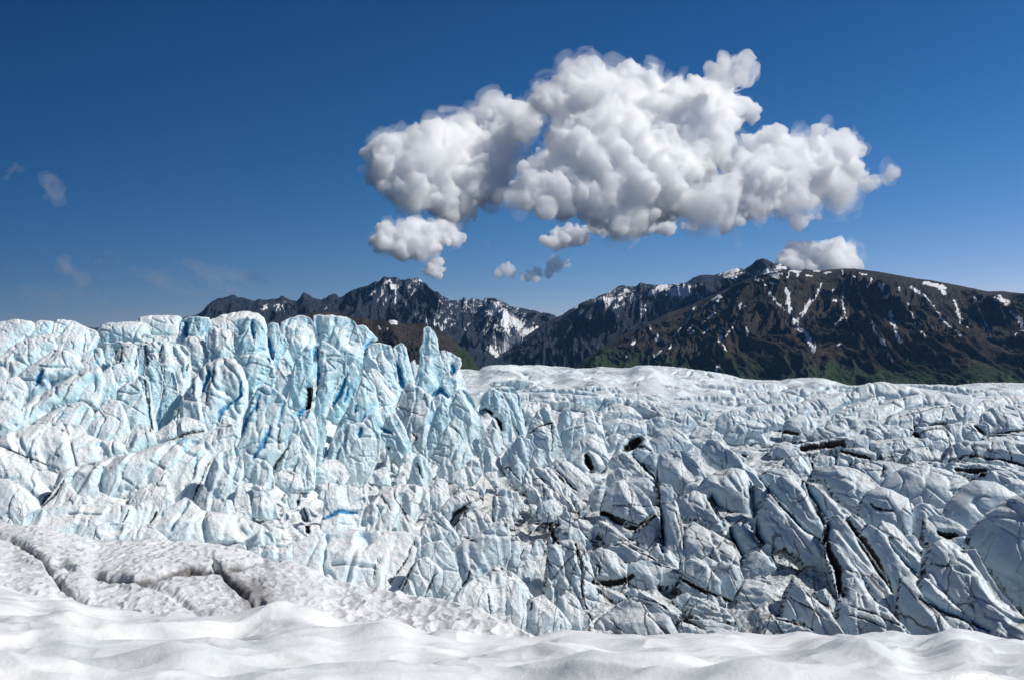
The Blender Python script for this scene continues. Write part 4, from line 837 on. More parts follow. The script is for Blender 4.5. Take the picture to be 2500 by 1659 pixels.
E s|1770,430 1870,385 2000,370 2110,380 2080,490 1900,480|low white ice block right of the bright wedge behind the bank
I l|820,760 920,640 1000,606 1080,680 1180,790 1320,880 1480,1000 1400,1000 1220,920 1060,820|long sloping ice slab beside the brown grit
I l|1140,1050 1170,970 1280,930 1400,930 1560,1000 1610,1070 1500,1120 1300,1120|flat dirty ice slab above the lower black crack
I l|1440,780 1450,520 1530,500 1560,640 1610,800 1640,950 1540,900|narrow gritty ice slab between two upright black cracks
I b|870,1560 950,1420 1080,1320 1200,1260 1330,1300 1480,1420 1560,1560 1400,1600 1000,1600|ridged ice heap at the bottom centre
I l|1100,1240 1260,1180 1420,1250 1560,1350 1600,1420 1420,1370 1250,1290|long thin dirty ice sliver at the lower centre
I l|1640,1360 1700,1250 1860,1280 1960,1340 2060,1420 1900,1430 1760,1410|dirty triangular ice slab low in the centre right
I l|1630,1130 1640,980 1720,930 1820,960 1900,1080 1960,1230 1850,1260 1740,1190|oval leaning ice slab with a pale crest
I l|1600,1540 1620,1440 1760,1450 1900,1500 2080,1560 2090,1640 1640,1640|flat ice slab touching the foreground snow
I l|870,1170 890,1115 960,1150 1100,1210 1160,1260 1000,1240|thin gritty ice sliver under the paw shaped block
I b|240,900 280,830 340,850 360,930 300,960|small pale ice cobble right of the triangular block
I s|320,880 350,760 420,740 480,820 440,880|small striped ice wedge above the egg shaped block
I l|700,640 740,580 820,600 910,680 900,720 800,700|small slanting ice slab above the brown grit
I b|1330,900 1420,790 1500,840 1610,940 1620,1020 1480,960|cracked ice wedge at the junction of the dirty slabs
"""
LINES = """
A k 4|775,380 782,440 780,500
A k 3|880,400 872,480 870,560
A k 4|940,375 942,440 938,500
A k 3|1035,385 1030,490 1045,600 1010,780 985,830
A k 4|1205,420 1205,520 1200,600
A k 4|920,570 930,680 955,760 960,860 962,930
A k 3|1385,500 1360,640 1335,820
A k 3|1165,710 1150,830 1140,950
A u 9|1335,540 1325,620 1322,670
A u 6|1545,620 1530,700 1430,800 1405,865
A u 6|1610,225 1616,280 1622,335
A u 7|1730,900 1700,990 1640,1100
A u 6|1645,740 1580,850 1540,970
A b 5|1790,890 1782,960 1778,1040
A k 5|1900,935 1830,1030 1770,1120 1745,1200
A k 5|405,1235 340,1330 270,1425
A k 4|1365,1100 1290,1290 1240,1400
A k 4|820,1430 795,1510
A k 5|1010,1410 985,1470 960,1530
A k 3|0,1020 100,1070 200,1110 430,1195
A b 7|855,1080 940,1040 1040,1010 1110,985 1200,945 1300,925
A u 10|1185,230 1180,290 1195,310
A u 9|290,560 240,640
A u 9|1710,330 1740,450
B u 10|455,400 452,500 460,600 450,690
B h 10|405,655 414,700 400,760
B u 9|392,775 345,830
B u 9|150,460 170,420
B u 5|652,650 640,735
B u 6|706,765 700,805
B u 7|730,900 725,955
B u 7|765,425 772,385 800,350
B u 12|965,500 985,560 1005,640
B u 10|1325,500 1320,545
B u 9|1200,690 1250,650 1290,700
B u 9|500,1080 530,1010
B u 8|560,760 600,690 640,560
B k 2.5|960,760 1010,775 1060,800 1140,830
B k 3.5|1800,935 1870,890 1948,868 1950,960 1952,1050
B h 8|1500,800 1530,795 1560,805
B h 9|1595,845 1625,900
B k 3|1690,860 1730,920 1755,955
B k 3|1310,890 1370,940 1400,990
B u 8|870,905 925,930
B h 5|905,1015 912,1030
B k 3|1060,930 1100,970 1078,1010
B h 7|335,1370 370,1450 400,1560
B u 8|500,1490 600,1442 710,1440
B k 2.5|960,1280 965,1370 1040,1500
B k 2.5|880,1330 940,1450
B k 2.5|840,1400 890,1520
B h 9|1320,1520 1350,1450 1400,1410
B k 4|1090,1120 1110,1150 1135,1220
B k 3|1640,1160 1690,1150 1750,1230
C h 11|1120,645 1165,612 1200,585
C k 4|1100,665 1180,632 1230,640 1285,668
C h 9|868,690 876,730 900,768
C p 7|1160,680 1240,750 1325,855
C k 4|1325,720 1325,880 1335,1000
C h 7|975,1045 1080,1110 1190,1150 1300,1070
C p 7|1330,1000 1355,1100 1355,1250 1358,1290
C k 5|1440,1050 1475,1180 1485,1290
C p 9|1650,950 1740,1080 1800,1200 1860,1320
C p 10|1925,900 1940,1100 2000,1220 2070,1350
C k 4|650,780 740,870 800,920
C k 5|630,1120 650,1190 680,1245
C k 4|680,1080 692,1120 640,1170
C k 2|1000,1012 1140,1010 1290,1008
C k 2|1130,870 1142,1000 1120,1060
C k 3|700,1262 800,1300 830,1420 845,1560
C k 3|600,1290 640,1400
C k 4|1060,1230 1180,1290 1310,1370 1470,1465
C h 7|900,1492 1000,1500 1090,1490 1160,1450
C k 4|925,1385 950,1400 948,1445
C k 3|430,1060 540,1110 620,1130
C k 4|960,1000 1000,940
C k 4|1860,1100 1800,1080 1700,1040
D k 5|1600,740 1720,712 1960,752 2130,790
D k 2.5|1720,615 1760,715
D k 2.5|1915,622 1990,765
D h 7|1640,795 1730,800 1830,802
D h 7|660,668 780,650 920,636
D h 8|1385,535 1425,585
D k 4|1430,545 1500,520 1570,512 1630,600
D h 5|930,650 1010,680 1105,705
D h 5|300,680 380,715 560,738
D k 2.5|1270,482 1400,450 1500,405 1660,402
D h 7|1790,500 1835,545
D k 5|1855,560 1960,552 2140,535
D k 3|740,700 750,790
D h 5|480,560 530,532 640,562
D p 7|420,820 470,920 560,1020 700,1160 800,1225
D p 7|700,870 770,990 830,1140 838,1200
D h 8|820,1190 850,1310 895,1410 925,1570
D h 8|965,1105 1060,1245 1160,1400 1235,1570
D p 7|1225,1235 1340,1390 1430,1445
D h 7|1700,1290 1722,1230 1730,1180
D k 6|1090,1005 1110,1040 1150,1050 1230,1062
D k 3|1860,560 1850,700
D h 8|1545,1180 1600,1200 1650,1190
D k 4|1180,760 1160,840
D k 5|340,990 360,880
D k 3|1470,1400 1560,1420 1600,1280
G k 4|700,660 800,740 1000,860
G k 4|660,760 830,860 900,905
G k 4|1080,830 1300,900 1480,990
G k 4|1060,900 1200,930 1330,1000
G h 6|530,920 700,950 830,1000
G p 8|1610,770 1800,880 2000,960 2100,1020
G h 6|0,960 40,1010
F k 5|945,490 880,590 825,715
F k 4|1075,590 1040,680 1015,750
F k 3|660,500 640,650
F k 4|930,330 760,690
F k 4|1340,530 1310,620 1270,670 1205,770
F h 9|1185,220 1250,150 1290,120
F k 4|1460,740 1480,880
F k 4|1280,330 1370,360
F k 5|2070,380 2130,520 2110,700 2140,820 2230,970
F k 4|1745,860 1760,800
F k 5|1895,225 1950,230 1920,310 1950,370
F k 3|690,480 670,560
I k 5|230,540 330,610 480,620 550,630
I h 6|490,640 530,720 555,790
I k 3|220,600 330,690 440,740 480,830
I b 22|900,740 940,790
I k 4|1030,820 1150,790 1300,880 1420,950
I k 3|420,300 440,420
I k 4|530,160 620,250 720,360
I k 3|350,250 420,240
I h 6|1620,1100 1800,1200 2080,1300
I h 6|1600,1440 1700,1470 1800,1520
I k 4|1200,1260 1400,1320 1560,1420
I k 3|980,1420 1040,1500 1150,1560
I k 3|1640,760 1800,800 2000,940
"""
LN = []
for _r in LINES.strip().split('\n'):
    _h, _q = _r.split('|'); _c, _k, _w = _h.split(); _P = pts(_c, _q)
    LN.append((_k, float(_w) / CROPS[_c][2] * {'u': 2.1, 'b': 2.6, 'k': 2.5, 'h': 3.1, 'p': 3.6}[_k], _P, _P[:, 0].min() - 12, _P[:, 0].max() + 12, _P[:, 1].min() - 12, _P[:, 1].max() + 12))
KSL = dict(s=.22, d=.75, b=.6, l=1.15, f=.8, r=.6)       # how far the faces lean back
THK = dict(s=.42, d=.65, b=.52, l=.52, f=.38, r=.50)

def resample(P, n):
    """closed outline resampled with roughened edges"""
    Q = np.concatenate([P, P[:1]]); d = np.concatenate([[0], np.cumsum(np.hypot(*np.diff(Q, axis=0).T))])
    s = np.linspace(0, d[-1], n, endpoint=False)
    return np.stack([np.interp(s, d, Q[:, 0]), np.interp(s, d, Q[:, 1])], 1), d[-1]

def ice_block(kind, P, label, idx, group=None, name=None):
    rs = np.random.RandomState(100 + idx)
    P = np.array(P); grow = 1.0 if kind == 's' or P[:, 1].max() < 960 else (1.05 if P[:, 0].mean() < 1250 else 1.14)
    P = P.mean(0) + (P - P.mean(0)) * grow
    uc, vf = P[:, 0].mean(), P[:, 1].max()
    h_px = vf - P[:, 1].min(); w_px = P[:, 0].max() - P[:, 0].min()
    vfoot = vf - .10 * h_px
    Y0 = float(depth(uc, vfoot)[0])
    b0 = float(ray(uc, vfoot)[1]); z0 = b0 * Y0
    k = KSL[kind] * (.8 + .4 * rs.rand())
    if kind == 'l': k *= 1 + .6 * sstep(1200, 950, vf)
    x0 = float(ray(uc, vfoot)[0]) * Y0
    turn = float(np.interp(uc, [0, 900, 1250, 1550, 2500], [.35, .32, .10, -.50, -.65])) * rs.uniform(.6, 1.3)
    if vf < 1180 and uc > 1400: turn *= .3
    if kind in 'ds': turn *= .8
    # lower edge sinks into the ice beneath
    low = P[:, 1] > vf - .22 * h_px
    P[low, 1] += .16 * h_px + 4
    P[low, 0] += (P[low, 0] - uc) * {'s': .22, 'f': .12, 'r': .15, 'b': .12, 'd': .1, 'l': .05}[kind]
    m = Y0 / F                                   # metres for one unit of the view at this distance
    n = int(np.clip(2.2 * (w_px + h_px) / 4, 24, 150))
    Q, per = resample(P, n)
    e = fbm(Q[:, 0] / 16, Q[:, 1] / 16, idx * 3.7, o=3, seed=7, g=.6); e2 = fbm(Q[:, 0] / 16, Q[:, 1] / 16, idx * 3.7 + 50, o=3, seed=8, g=.6)
    am = min(4.0, .04 * (w_px + h_px)) * (.6 if kind == 'd' else 1)
    Q = Q + np.stack([e, e2], 1) * am
    # raster over the outline
    step = np.clip(2.1 * math.sqrt((w_px * h_px) / 14000), 2.1, 3.6)
    gu = np.arange(Q[:, 0].min() - step * 1.5, Q[:, 0].max() + step * 2, step); gv = np.arange(Q[:, 1].min() - step * 1.5, Q[:, 1].max() + step * 2, step)
    U, V = np.meshgrid(gu, gv)
    d, _, bx, by, _ = pdist(U, V, Q, True); ins = inside(U, V, Q)
    sd = np.where(ins, d, -d)
    keep = sd > -step * .75
    snap = keep & (sd < step * .45)
    U = np.where(snap, bx, U); V = np.where(snap, by, V); sd = np.where(snap, 0, sd)
    # distance to the outline without its buried lower edge, gives the rounding
    vcut = P[:, 1].max() - .25 * h_px
    dd = np.where(V > vcut, np.maximum(sd, np.minimum(np.abs(U - Q[:, 0].min()), np.abs(Q[:, 0].max() - U)) * .5 * (V - vcut) / (h_px * .25)), sd)
    dd = np.where(snap, 0, dd)
    W = max(np.max(dd), 1)
    Wm = W * m
    t = np.clip(dd / W, 0, 1)
    pw = {'s': .09, 'd': .75, 'b': .26, 'l': .2, 'f': .10, 'r': .3}[kind]
    edge = np.clip(t / pw, 0, 1); rnd = np.sqrt(np.clip(1 - (1 - edge) ** 2, 0, 1))
    # chiselled facets: a crest along the long axis, nearer the upper right side, cut by a few tilted planes
    cu, cv = U[ins].mean(), V[ins].mean()
    du, dv = (U - cu), (V - cv)
    cov = np.cov(np.stack([du[ins], dv[ins]])); ev, vec = np.linalg.eigh(cov)
    ax = vec[:, 1]; nx, ny = vec[:, 0]
    if nx * 1.0 - ny * .8 < 0: nx, ny = -nx, -ny          # points to the upper right
    ha = 1.9 * math.sqrt(max(ev[0], 1)); la = 1.9 * math.sqrt(max(ev[1], 1))
    wig = fbm(U / (ha * 2.2) + idx, V / (ha * 2.2), 0, o=2, seed=33) * .35
    q = (du * nx + dv * ny) / ha + wig; r_ = (du * ax[0] + dv * ax[1]) / la
    qc = rs.uniform(.05, .5)
    fc = np.minimum(.95 - rs.uniform(.30, .60) * (qc - q), .95 - rs.uniform(1.1, 2.2) * (q - qc))
    fc = np.minimum(fc, 1.05 - (rs.uniform(.3, .9) if kind != 'l' else rs.uniform(.1, .35)) * np.abs(r_ - rs.uniform(-.4, .4)))
    for i in range({'s': 2, 'd': 1, 'b': 4, 'l': 0, 'f': 2, 'r': 1}[kind]):
        th = rs.uniform(-math.pi, math.pi); off = rs.uniform(.0, .5); sl = rs.uniform(.8, 2.2)
        fc = np.minimum(fc, .95 - sl * ((q * math.cos(th) + r_ * math.sin(th)) - off))
    fc = np.clip(fc, -.3, 1.0)
    T = THK[kind] * Wm * (1 + .5 * (kind == 's'))
    T = min(T, 9 if kind == 's' else 6); far_ = sstep(120, 200, Y0)
    if kind in 'ldb': T = T * (1 - far_) + min(T, 1.6) * far_
    wr = {'s': .22, 'd': .7, 'b': .36, 'l': .30, 'f': .3, 'r': .4}[kind]
    rel = wr * rnd + (1 - wr) * np.clip(fc, -.2, 1) * np.clip(t / .10, 0, 1) ** .7
    # world positions of the face
    def place(U, V, off):
        a, b = ray(U, V)
        yb = (Y0 - z0 * k - x0 * turn) / (1 - b * k - a * turn)          # plane leaning back with slope k, turned aside
        return np.stack([a * yb, yb, b * yb], -1) + off
    q_keep = None
    base = place(U, V, 0.0)
    nrm0 = np.array([0, -1, k * .6]); nrm0 = nrm0 / np.linalg.norm(nrm0)
    env = np.clip(t / .10, 0, 1)
    X = base[..., 0]; Yw = base[..., 1]; Z = base[..., 2]
    # flutes run down the faces, scallops all over
    lf = fbm(X / (1.9 * max(Wm, 1)) + idx, Z / (1.9 * max(Wm, 1)), Yw / 9, o=3, seed=21) * (.13 if kind != 's' else .09) * Wm * (1 - .75 * (kind != 's') * float(sstep(120, 200, Y0)))
    fl_w = {'s': 1.3, 'd': 1.6, 'b': 1.3, 'l': 1.3, 'f': 1.0, 'r': .8}[kind]; tilt = rs.uniform(-.25, .45)
    xs = X + tilt * Z
    wq = fbm(X / 2.5, Z / 2.5, Yw / 5, o=2, seed=34) * .8
    cs_ = np.clip(Wm * .75, .9, 4.5)
    ch1, ce1 = chisel((xs + wq) / cs_ + idx * 3.3, (Z + wq * .6) / (cs_ * 1.9), 35)
    ch2, ce2 = chisel((xs - wq) / (cs_ * .38), (Z * .9 - wq * .5) / (cs_ * .6), 36)
    flute = ridged(xs / fl_w + idx * 1.3, Z / (fl_w * 5.5), Yw / (fl_w * 2), o=4, seed=22, g=.55) - .4
    fa = {'s': .07, 'd': .05, 'b': .07, 'l': .07, 'f': .10, 'r': .26}[kind]
    sca = ridged(X / .8, Z / .6, Yw / .8, o=3, seed=23, g=.6) - .4
    rough = fbm(X / .35, Z / .28, Yw / .35, o=2, seed=24)
    sc_ = np.clip(m / .045, .6, 1.8)
    cz = {'s': .16, 'd': .07, 'b': .20, 'l': .08, 'f': .12, 'r': .08}[kind]
    disp = lf + fa * flute * sc_ + .045 * sca * sc_ + .045 * rough * sc_ + cz * cs_ * ch1 * .62 + cz * cs_ * .38 * ch2 * .55
    # blades: saw toothed folds, a long plane and a sharp return
    spc = np.clip(Wm * rs.uniform(.45, .8), 1.0, 3.6); ph = (X + (tilt + rs.uniform(-.1, .25)) * Z + wq * .7) / spc + rs.rand()
    fr_ = ph - np.floor(ph); hh_ = _hash(np.floor(ph), np.floor(ph) * 0 + idx, np.floor(ph) * 0, 9); am_ = .35 + (hh_ & 255) / 255.0
    saw = np.where(fr_ < .86, fr_ / .86, (1 - fr_) / .14) - .5
    sa = {'s': .15, 'd': 0, 'b': .06, 'l': .0, 'f': .10, 'r': .26}[kind]
    disp = disp + sa * spc * saw * am_ * np.clip(t / .15, 0, 1)
    gash = np.exp(-((fr_ - .97) / .05) ** 2) * (am_ > .8) * (pn(X / 5, Z / 4, idx, 39) > -.05) * (kind in 'sf')
    if kind == 'l': disp = disp + (ridged(q * 1.6 + idx + wq * .2, r_ * .8, 0, o=3, seed=40, g=.55) - .42) * .22 * min(Wm, 2.5)
    crease = np.exp(-(ce1 / .05) ** 2)
    if kind in 'ldb' and uc > 1300: disp = lf + (disp - lf) * .62
    # open cracks
    cr = np.abs(pn((X + tilt * Z * 1.3) / (2.3 * fl_w) + idx * 7.7, Z / (9 * fl_w), 0, 25)); crk = np.exp(-(cr / .05) ** 2) * (pn(X / 4, Z / 4, idx, 26) > -.15)
    cr2 = np.abs(pn(X / 6.0 + idx * 3.1, Z / 1.9 + X / 5, 0, 27)); crk2 = np.exp(-(cr2 / .045) ** 2) * (pn(X / 3, Z / 3, idx + 9, 28) > .05)
    crk = np.maximum(crk, crk2); crk = np.maximum(crk, crease * .6 * (pn(X / 5, Z / 5, idx, 38) > -.1))
    disp = disp - crk * .22 * np.clip(Wm / 2, .3, 1.4)
    # cracks, slots and holes read off the view
    slot = gash * .75 * blue_at(U, V) * 1.2; pit = np.zeros(U.shape); ku = U + fbm(U / 7, V / 7, o=2, seed=51) * 3; kv = V + fbm(U / 7, V / 7, 9., o=2, seed=52) * 3
    for (lk, lw, LP, a0_, a1_, b0_, b1_) in LN:
        if a1_ < P[:, 0].min() or a0_ > P[:, 0].max() or b1_ < P[:, 1].min() or b0_ > P[:, 1].max(): continue
        ds, _, _, _, tt_ = pdist(ku, kv, LP); tp_ = tt_ / (len(LP) - 1)
        lw_ = lw * (.55 + .45 * np.sin(np.pi * np.clip(tp_, .08, .92))); e_ = np.exp(-(ds / lw_) ** 2) * env
        dpt = {'k': .45, 'u': .9, 'h': 1.3, 'p': 1.2, 'b': .5}[lk] * np.clip(lw * m * 1.8, .2, 1.3)
        disp = disp - e_ * dpt
        if lk == 'u': slot = np.maximum(slot, e_)
        elif lk == 'p': slot = np.maximum(slot, .75 * e_); pit = np.maximum(pit, np.exp(-(ds / (lw_ * .45)) ** 2) * .8)
        elif lk == 'h': pit = np.maximum(pit, 1.1 * e_)  # holes: the dark of their depth painted near black
        elif lk == 'k': pit = np.maximum(pit, .72 * e_)
        else: pit = np.maximum(pit, .62 * e_)
    # thin at the top, spreading towards the foot
    dn = np.clip((V - (P[:, 1].min())) / max(h_px, 1), 0, 1)
    if kind == 's': T = T * (.38 + .95 * dn ** 1.2)
    elif kind in 'bfr': T = T * (.7 + .45 * dn)
    front = base + nrm0 * ((T * rel + env * disp)[..., None])
    back = base - nrm0 * ((T * (1.1 if kind == 's' else 1.5) * rnd + env * lf * .5 + env * .1 * sca)[..., None])
    # displace sideways a little too, so faces are not a height map seen from the front
    sx = fbm(X / 2.1, Z / 2.1, Yw / 2 + 30, o=2, seed=29) * .18 * env * min(Wm, 2)
    front[..., 0] += sx; back[..., 0] += sx
    nr, nc = U.shape
    ids = -np.ones((nr, nc), int)
    cell = keep[:-1, :-1] & keep[1:, :-1] & keep[:-1, 1:] & keep[1:, 1:]
    used = np.zeros_like(keep); used[:-1, :-1] |= cell; used[1:, :-1] |= cell; used[:-1, 1:] |= cell; used[1:, 1:] |= cell
    ids[used] = np.arange(used.sum()); nv = int(used.sum())
    f = np.stack([ids[:-1, :-1], ids[1:, :-1], ids[1:, 1:], ids[:-1, 1:]], -1)[cell]
    co = np.concatenate([front[used], back[used]])
    f2 = (f + nv)[:, ::-1]
    # close the rim where both shells do not meet
    e = np.concatenate([f[:, [0, 1]], f[:, [1, 2]], f[:, [2, 3]], f[:, [3, 0]]])
    key = np.minimum(e[:, 0], e[:, 1]) * (nv + 1) + np.maximum(e[:, 0], e[:, 1])
    _, inv, cnt = np.unique(key, return_inverse=True, return_counts=True)
    rim = e[cnt[inv] == 1]
    rf = np.stack([rim[:, 1], rim[:, 0], rim[:, 0] + nv, rim[:, 1] + nv], -1)
    co[:, 2] += ZC
    org = (float(co[:, 0].mean()), float(co[:, 1].mean()), float(z0 + ZC))
    u_, v_ = U[used], V[used]
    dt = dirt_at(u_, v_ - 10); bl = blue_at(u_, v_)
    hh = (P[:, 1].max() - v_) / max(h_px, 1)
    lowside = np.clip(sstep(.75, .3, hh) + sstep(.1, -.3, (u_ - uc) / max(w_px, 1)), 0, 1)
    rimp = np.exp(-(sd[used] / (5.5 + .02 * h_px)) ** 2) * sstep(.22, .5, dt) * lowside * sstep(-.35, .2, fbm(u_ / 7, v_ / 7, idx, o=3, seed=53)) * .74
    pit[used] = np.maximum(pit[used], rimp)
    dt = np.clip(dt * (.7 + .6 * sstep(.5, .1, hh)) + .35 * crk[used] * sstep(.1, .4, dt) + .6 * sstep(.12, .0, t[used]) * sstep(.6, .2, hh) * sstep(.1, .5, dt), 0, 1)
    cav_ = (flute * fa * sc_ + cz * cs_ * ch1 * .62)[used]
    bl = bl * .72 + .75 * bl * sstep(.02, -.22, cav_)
    bl = np.clip(bl * (.6 + .8 * rs.rand()) + (.25 * crk[used] if dt.mean() < .35 else 0), 0, 1)
    faces = np.concatenate([f, f2, rf])
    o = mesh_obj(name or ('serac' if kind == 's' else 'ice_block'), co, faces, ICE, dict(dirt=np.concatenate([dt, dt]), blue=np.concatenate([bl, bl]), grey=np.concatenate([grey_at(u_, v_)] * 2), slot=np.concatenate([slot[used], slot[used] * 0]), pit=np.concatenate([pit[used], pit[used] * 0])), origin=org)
    tag(o, label, 'serac' if kind == 's' else 'ice block', group or ('seracs of the icefall' if kind == 's' else 'ice blocks of the glacier'))
    return o, dict(u=P[:, 0].mean(), v=P[:, 1].mean(), h=h_px, w=w_px)

placed = []
for i, row in enumerate([q for q in BL.strip().split('\n') if q.strip()]):
    hd, ps, lab = row.split('|'); key, kind = hd.split()
    P = pts(key, ps)
    o, info = ice_block(kind, P, lab, i)
    placed.append((o, info))
print("blocks", len(placed), "verts", sum(len(o.data.vertices) for o, _ in placed))

# small chunks that fill the gaps between the traced blocks
rs = np.random.RandomState(77); polys = []
for row in [r_ for r_ in BL.strip().split('\n') if r_.strip()]:
    hd, ps, lab = row.split('|'); polys.append(pts(hd.split()[0], ps))
big = [(o['label'], inf) for o, inf in placed]
chunks = []; tries = 0; used_l = set()
while len(chunks) < 58 and tries < 6000:
    tries += 1
    u = rs.uniform(30, 2470); v = rs.uniform(940 if u > 1150 else 1000, 1510)
    if u < 1150 and v > 1330 + (u - 700) * .25: continue
    if u > 1250 and v < 1000: continue
    if u > 1450 and rs.rand() < .8: continue
    if any(inside(np.array([u]), np.array([v]), Pp)[0] for Pp in polys): continue
    if any(math.hypot(u - c[0], v - c[1]) < 38 for c in chunks): continue
    s_ = rs.uniform(16, 34) * (.7 + .5 * (v - 950) / 500)
    n = rs.randint(6, 9); ang = np.sort(rs.uniform(0, 2 * math.pi, n) * .35 + np.arange(n) * 2 * math.pi / n * .65 + .2)
    rr = s_ * rs.uniform(.7, 1.15, n)
    Pk = np.stack([u + rr * np.cos(ang) * 1.15, v - rr * np.sin(ang) * .8 + s_ * .25], 1)
    near = sorted(big, key=lambda q_: math.hypot(q_[1]['u'] - u, q_[1]['v'] - v))
    for lab0, inf in near[:6]:
        dx, dy = u - inf['u'], v - inf['v']
        rel = ('right of' if dx > 0 else 'left of') if abs(dx) > abs(dy) else ('below' if dy > 0 else 'above')
        w_ = lab0.split()[:10]
        while w_[-1] in ('of', 'the', 'a', 'with', 'in', 'and', 'at', 'on', 'its', 'two', 'big', 'far', 'by', 'like', 'under', 'an', 'upper', 'lower', 'great', 'below', 'above', 'long', 'brown', 'dark', 'black', 'tall', 'left', 'right', 'to', 'near', 'against', 'white', 'grey', 'blue', 'standing', 'triangular', 'large', 'small', 'late', 'between', 'beside', 'thin'): w_ = w_[:-1]
        lab = 'small ice chunk %s the %s' % (rel, ' '.join(w_))
        if lab not in used_l: break
    if lab in used_l: continue
    used_l.add(lab); chunks.append((u, v))
    o, info = ice_block('b', Pk, lab, 900 + len(chunks), 'small ice chunks between the blocks', 'ice_chunk')
    o['category'] = 'ice chunk'

# low ledges of the calm upper ice, where the swells break towards the viewer
tries = 0; nl = 0; ctr = []
while nl < 20 and tries < 4000:
    tries += 1
    u = rs.uniform(1230, 2480); v = rs.uniform(942, 1012) - 12 * sstep(1700, 1400, u)
    if any(inside(np.array([u]), np.array([v]), Pp)[0] for Pp in polys): continue
    if any(abs(u - c[0]) < 90 and abs(v - c[1]) < 16 for c in ctr): continue
    w_, h_ = rs.uniform(50, 115), rs.uniform(9, 16) * (.6 + (v - 940) / 90)
    sk = rs.uniform(-.1, .25)
    Pk = np.array([[-1, .45], [-.8, -.1], [-.35, -.7], [.1, -1], [.55, -.75], [.9, -.3], [1.05, .3], [.6, .75], [-.5, .8]]) * [w_, h_] * rs.uniform(.85, 1.15, (9, 2)); Pk[:, 1] += Pk[:, 0] * sk * .3
    Pk = Pk + [u, v]
    near = sorted(big, key=lambda q_: math.hypot(q_[1]['u'] - u, (q_[1]['v'] - v) * 2)); ok = False
    for lab0, inf in near[:7]:
        dx, dy = u - inf['u'], (v - inf['v']) * 2
        rel = ('right of' if dx > 0 else 'left of') if abs(dx) > abs(dy) else ('below' if dy > 0 else 'behind')
        wd_ = lab0.split()[:9]
        while wd_[-1] in ('of', 'the', 'a', 'with', 'in', 'and', 'at', 'on', 'its', 'to', 'under', 'upper', 'right', 'left', 'long', 'dark', 'by', 'behind', 'above', 'below', 'between', 'steep', 'thin', 'white', 'grey'): wd_ = wd_[:-1]
        lab = 'low rippled ice ledge %s the %s' % (rel, ' '.join(wd_))
        if lab not in used_l: ok = True; break
    if not ok: continue
    used_l.add(lab); ctr.append((u, v)); nl += 1
    o, info = ice_block('l', Pk, lab, 1200 + nl, 'low ledges of the calm upper ice', 'ice_ledge'); o['category'] = 'ice ledge'
print('ledges', nl)
# ------------------------------------------------------------------ clouds, far beyond the mountains
def cloud_material(name, dens, g=.35):
    m = bpy.data.materials.new(name); m.use_nodes = True; t = m.node_tree; t.nodes.clear()
    o = t.nodes.new('ShaderNodeOutputMaterial'); v = t.nodes.new('ShaderNodeVolumePrincipled')
    v.inputs['Color'].default_value = (1, 1, 1, 1); v.inputs['Density'].default_value = dens; v.inputs['Anisotropy'].default_value = g
    t.links.new(v.outputs[0], o.inputs['Volume']); return m
CM = cloud_material('cloud_vapour', .0115, .0); CM2 = cloud_material('thin_cloud_vapour', .006, .1); CMF = cloud_material('fringe_vapour', .0034, .1); CMG = cloud_material('outer_vapour', .0009, .2); CM3 = cloud_material('ice_wisp', .0006, .6)
def ico(r, sub=2):
    import bmesh
    b = bmesh.new(); bmesh.ops.create_icosphere(b, subdivisions=sub, radius=1.0)
    v = np.array([q.co[:] for q in b.verts]); f = np.array([[w.index for w in q.verts] for q in b.faces]); b.free(); return v, f
IV, IF = ico(1)
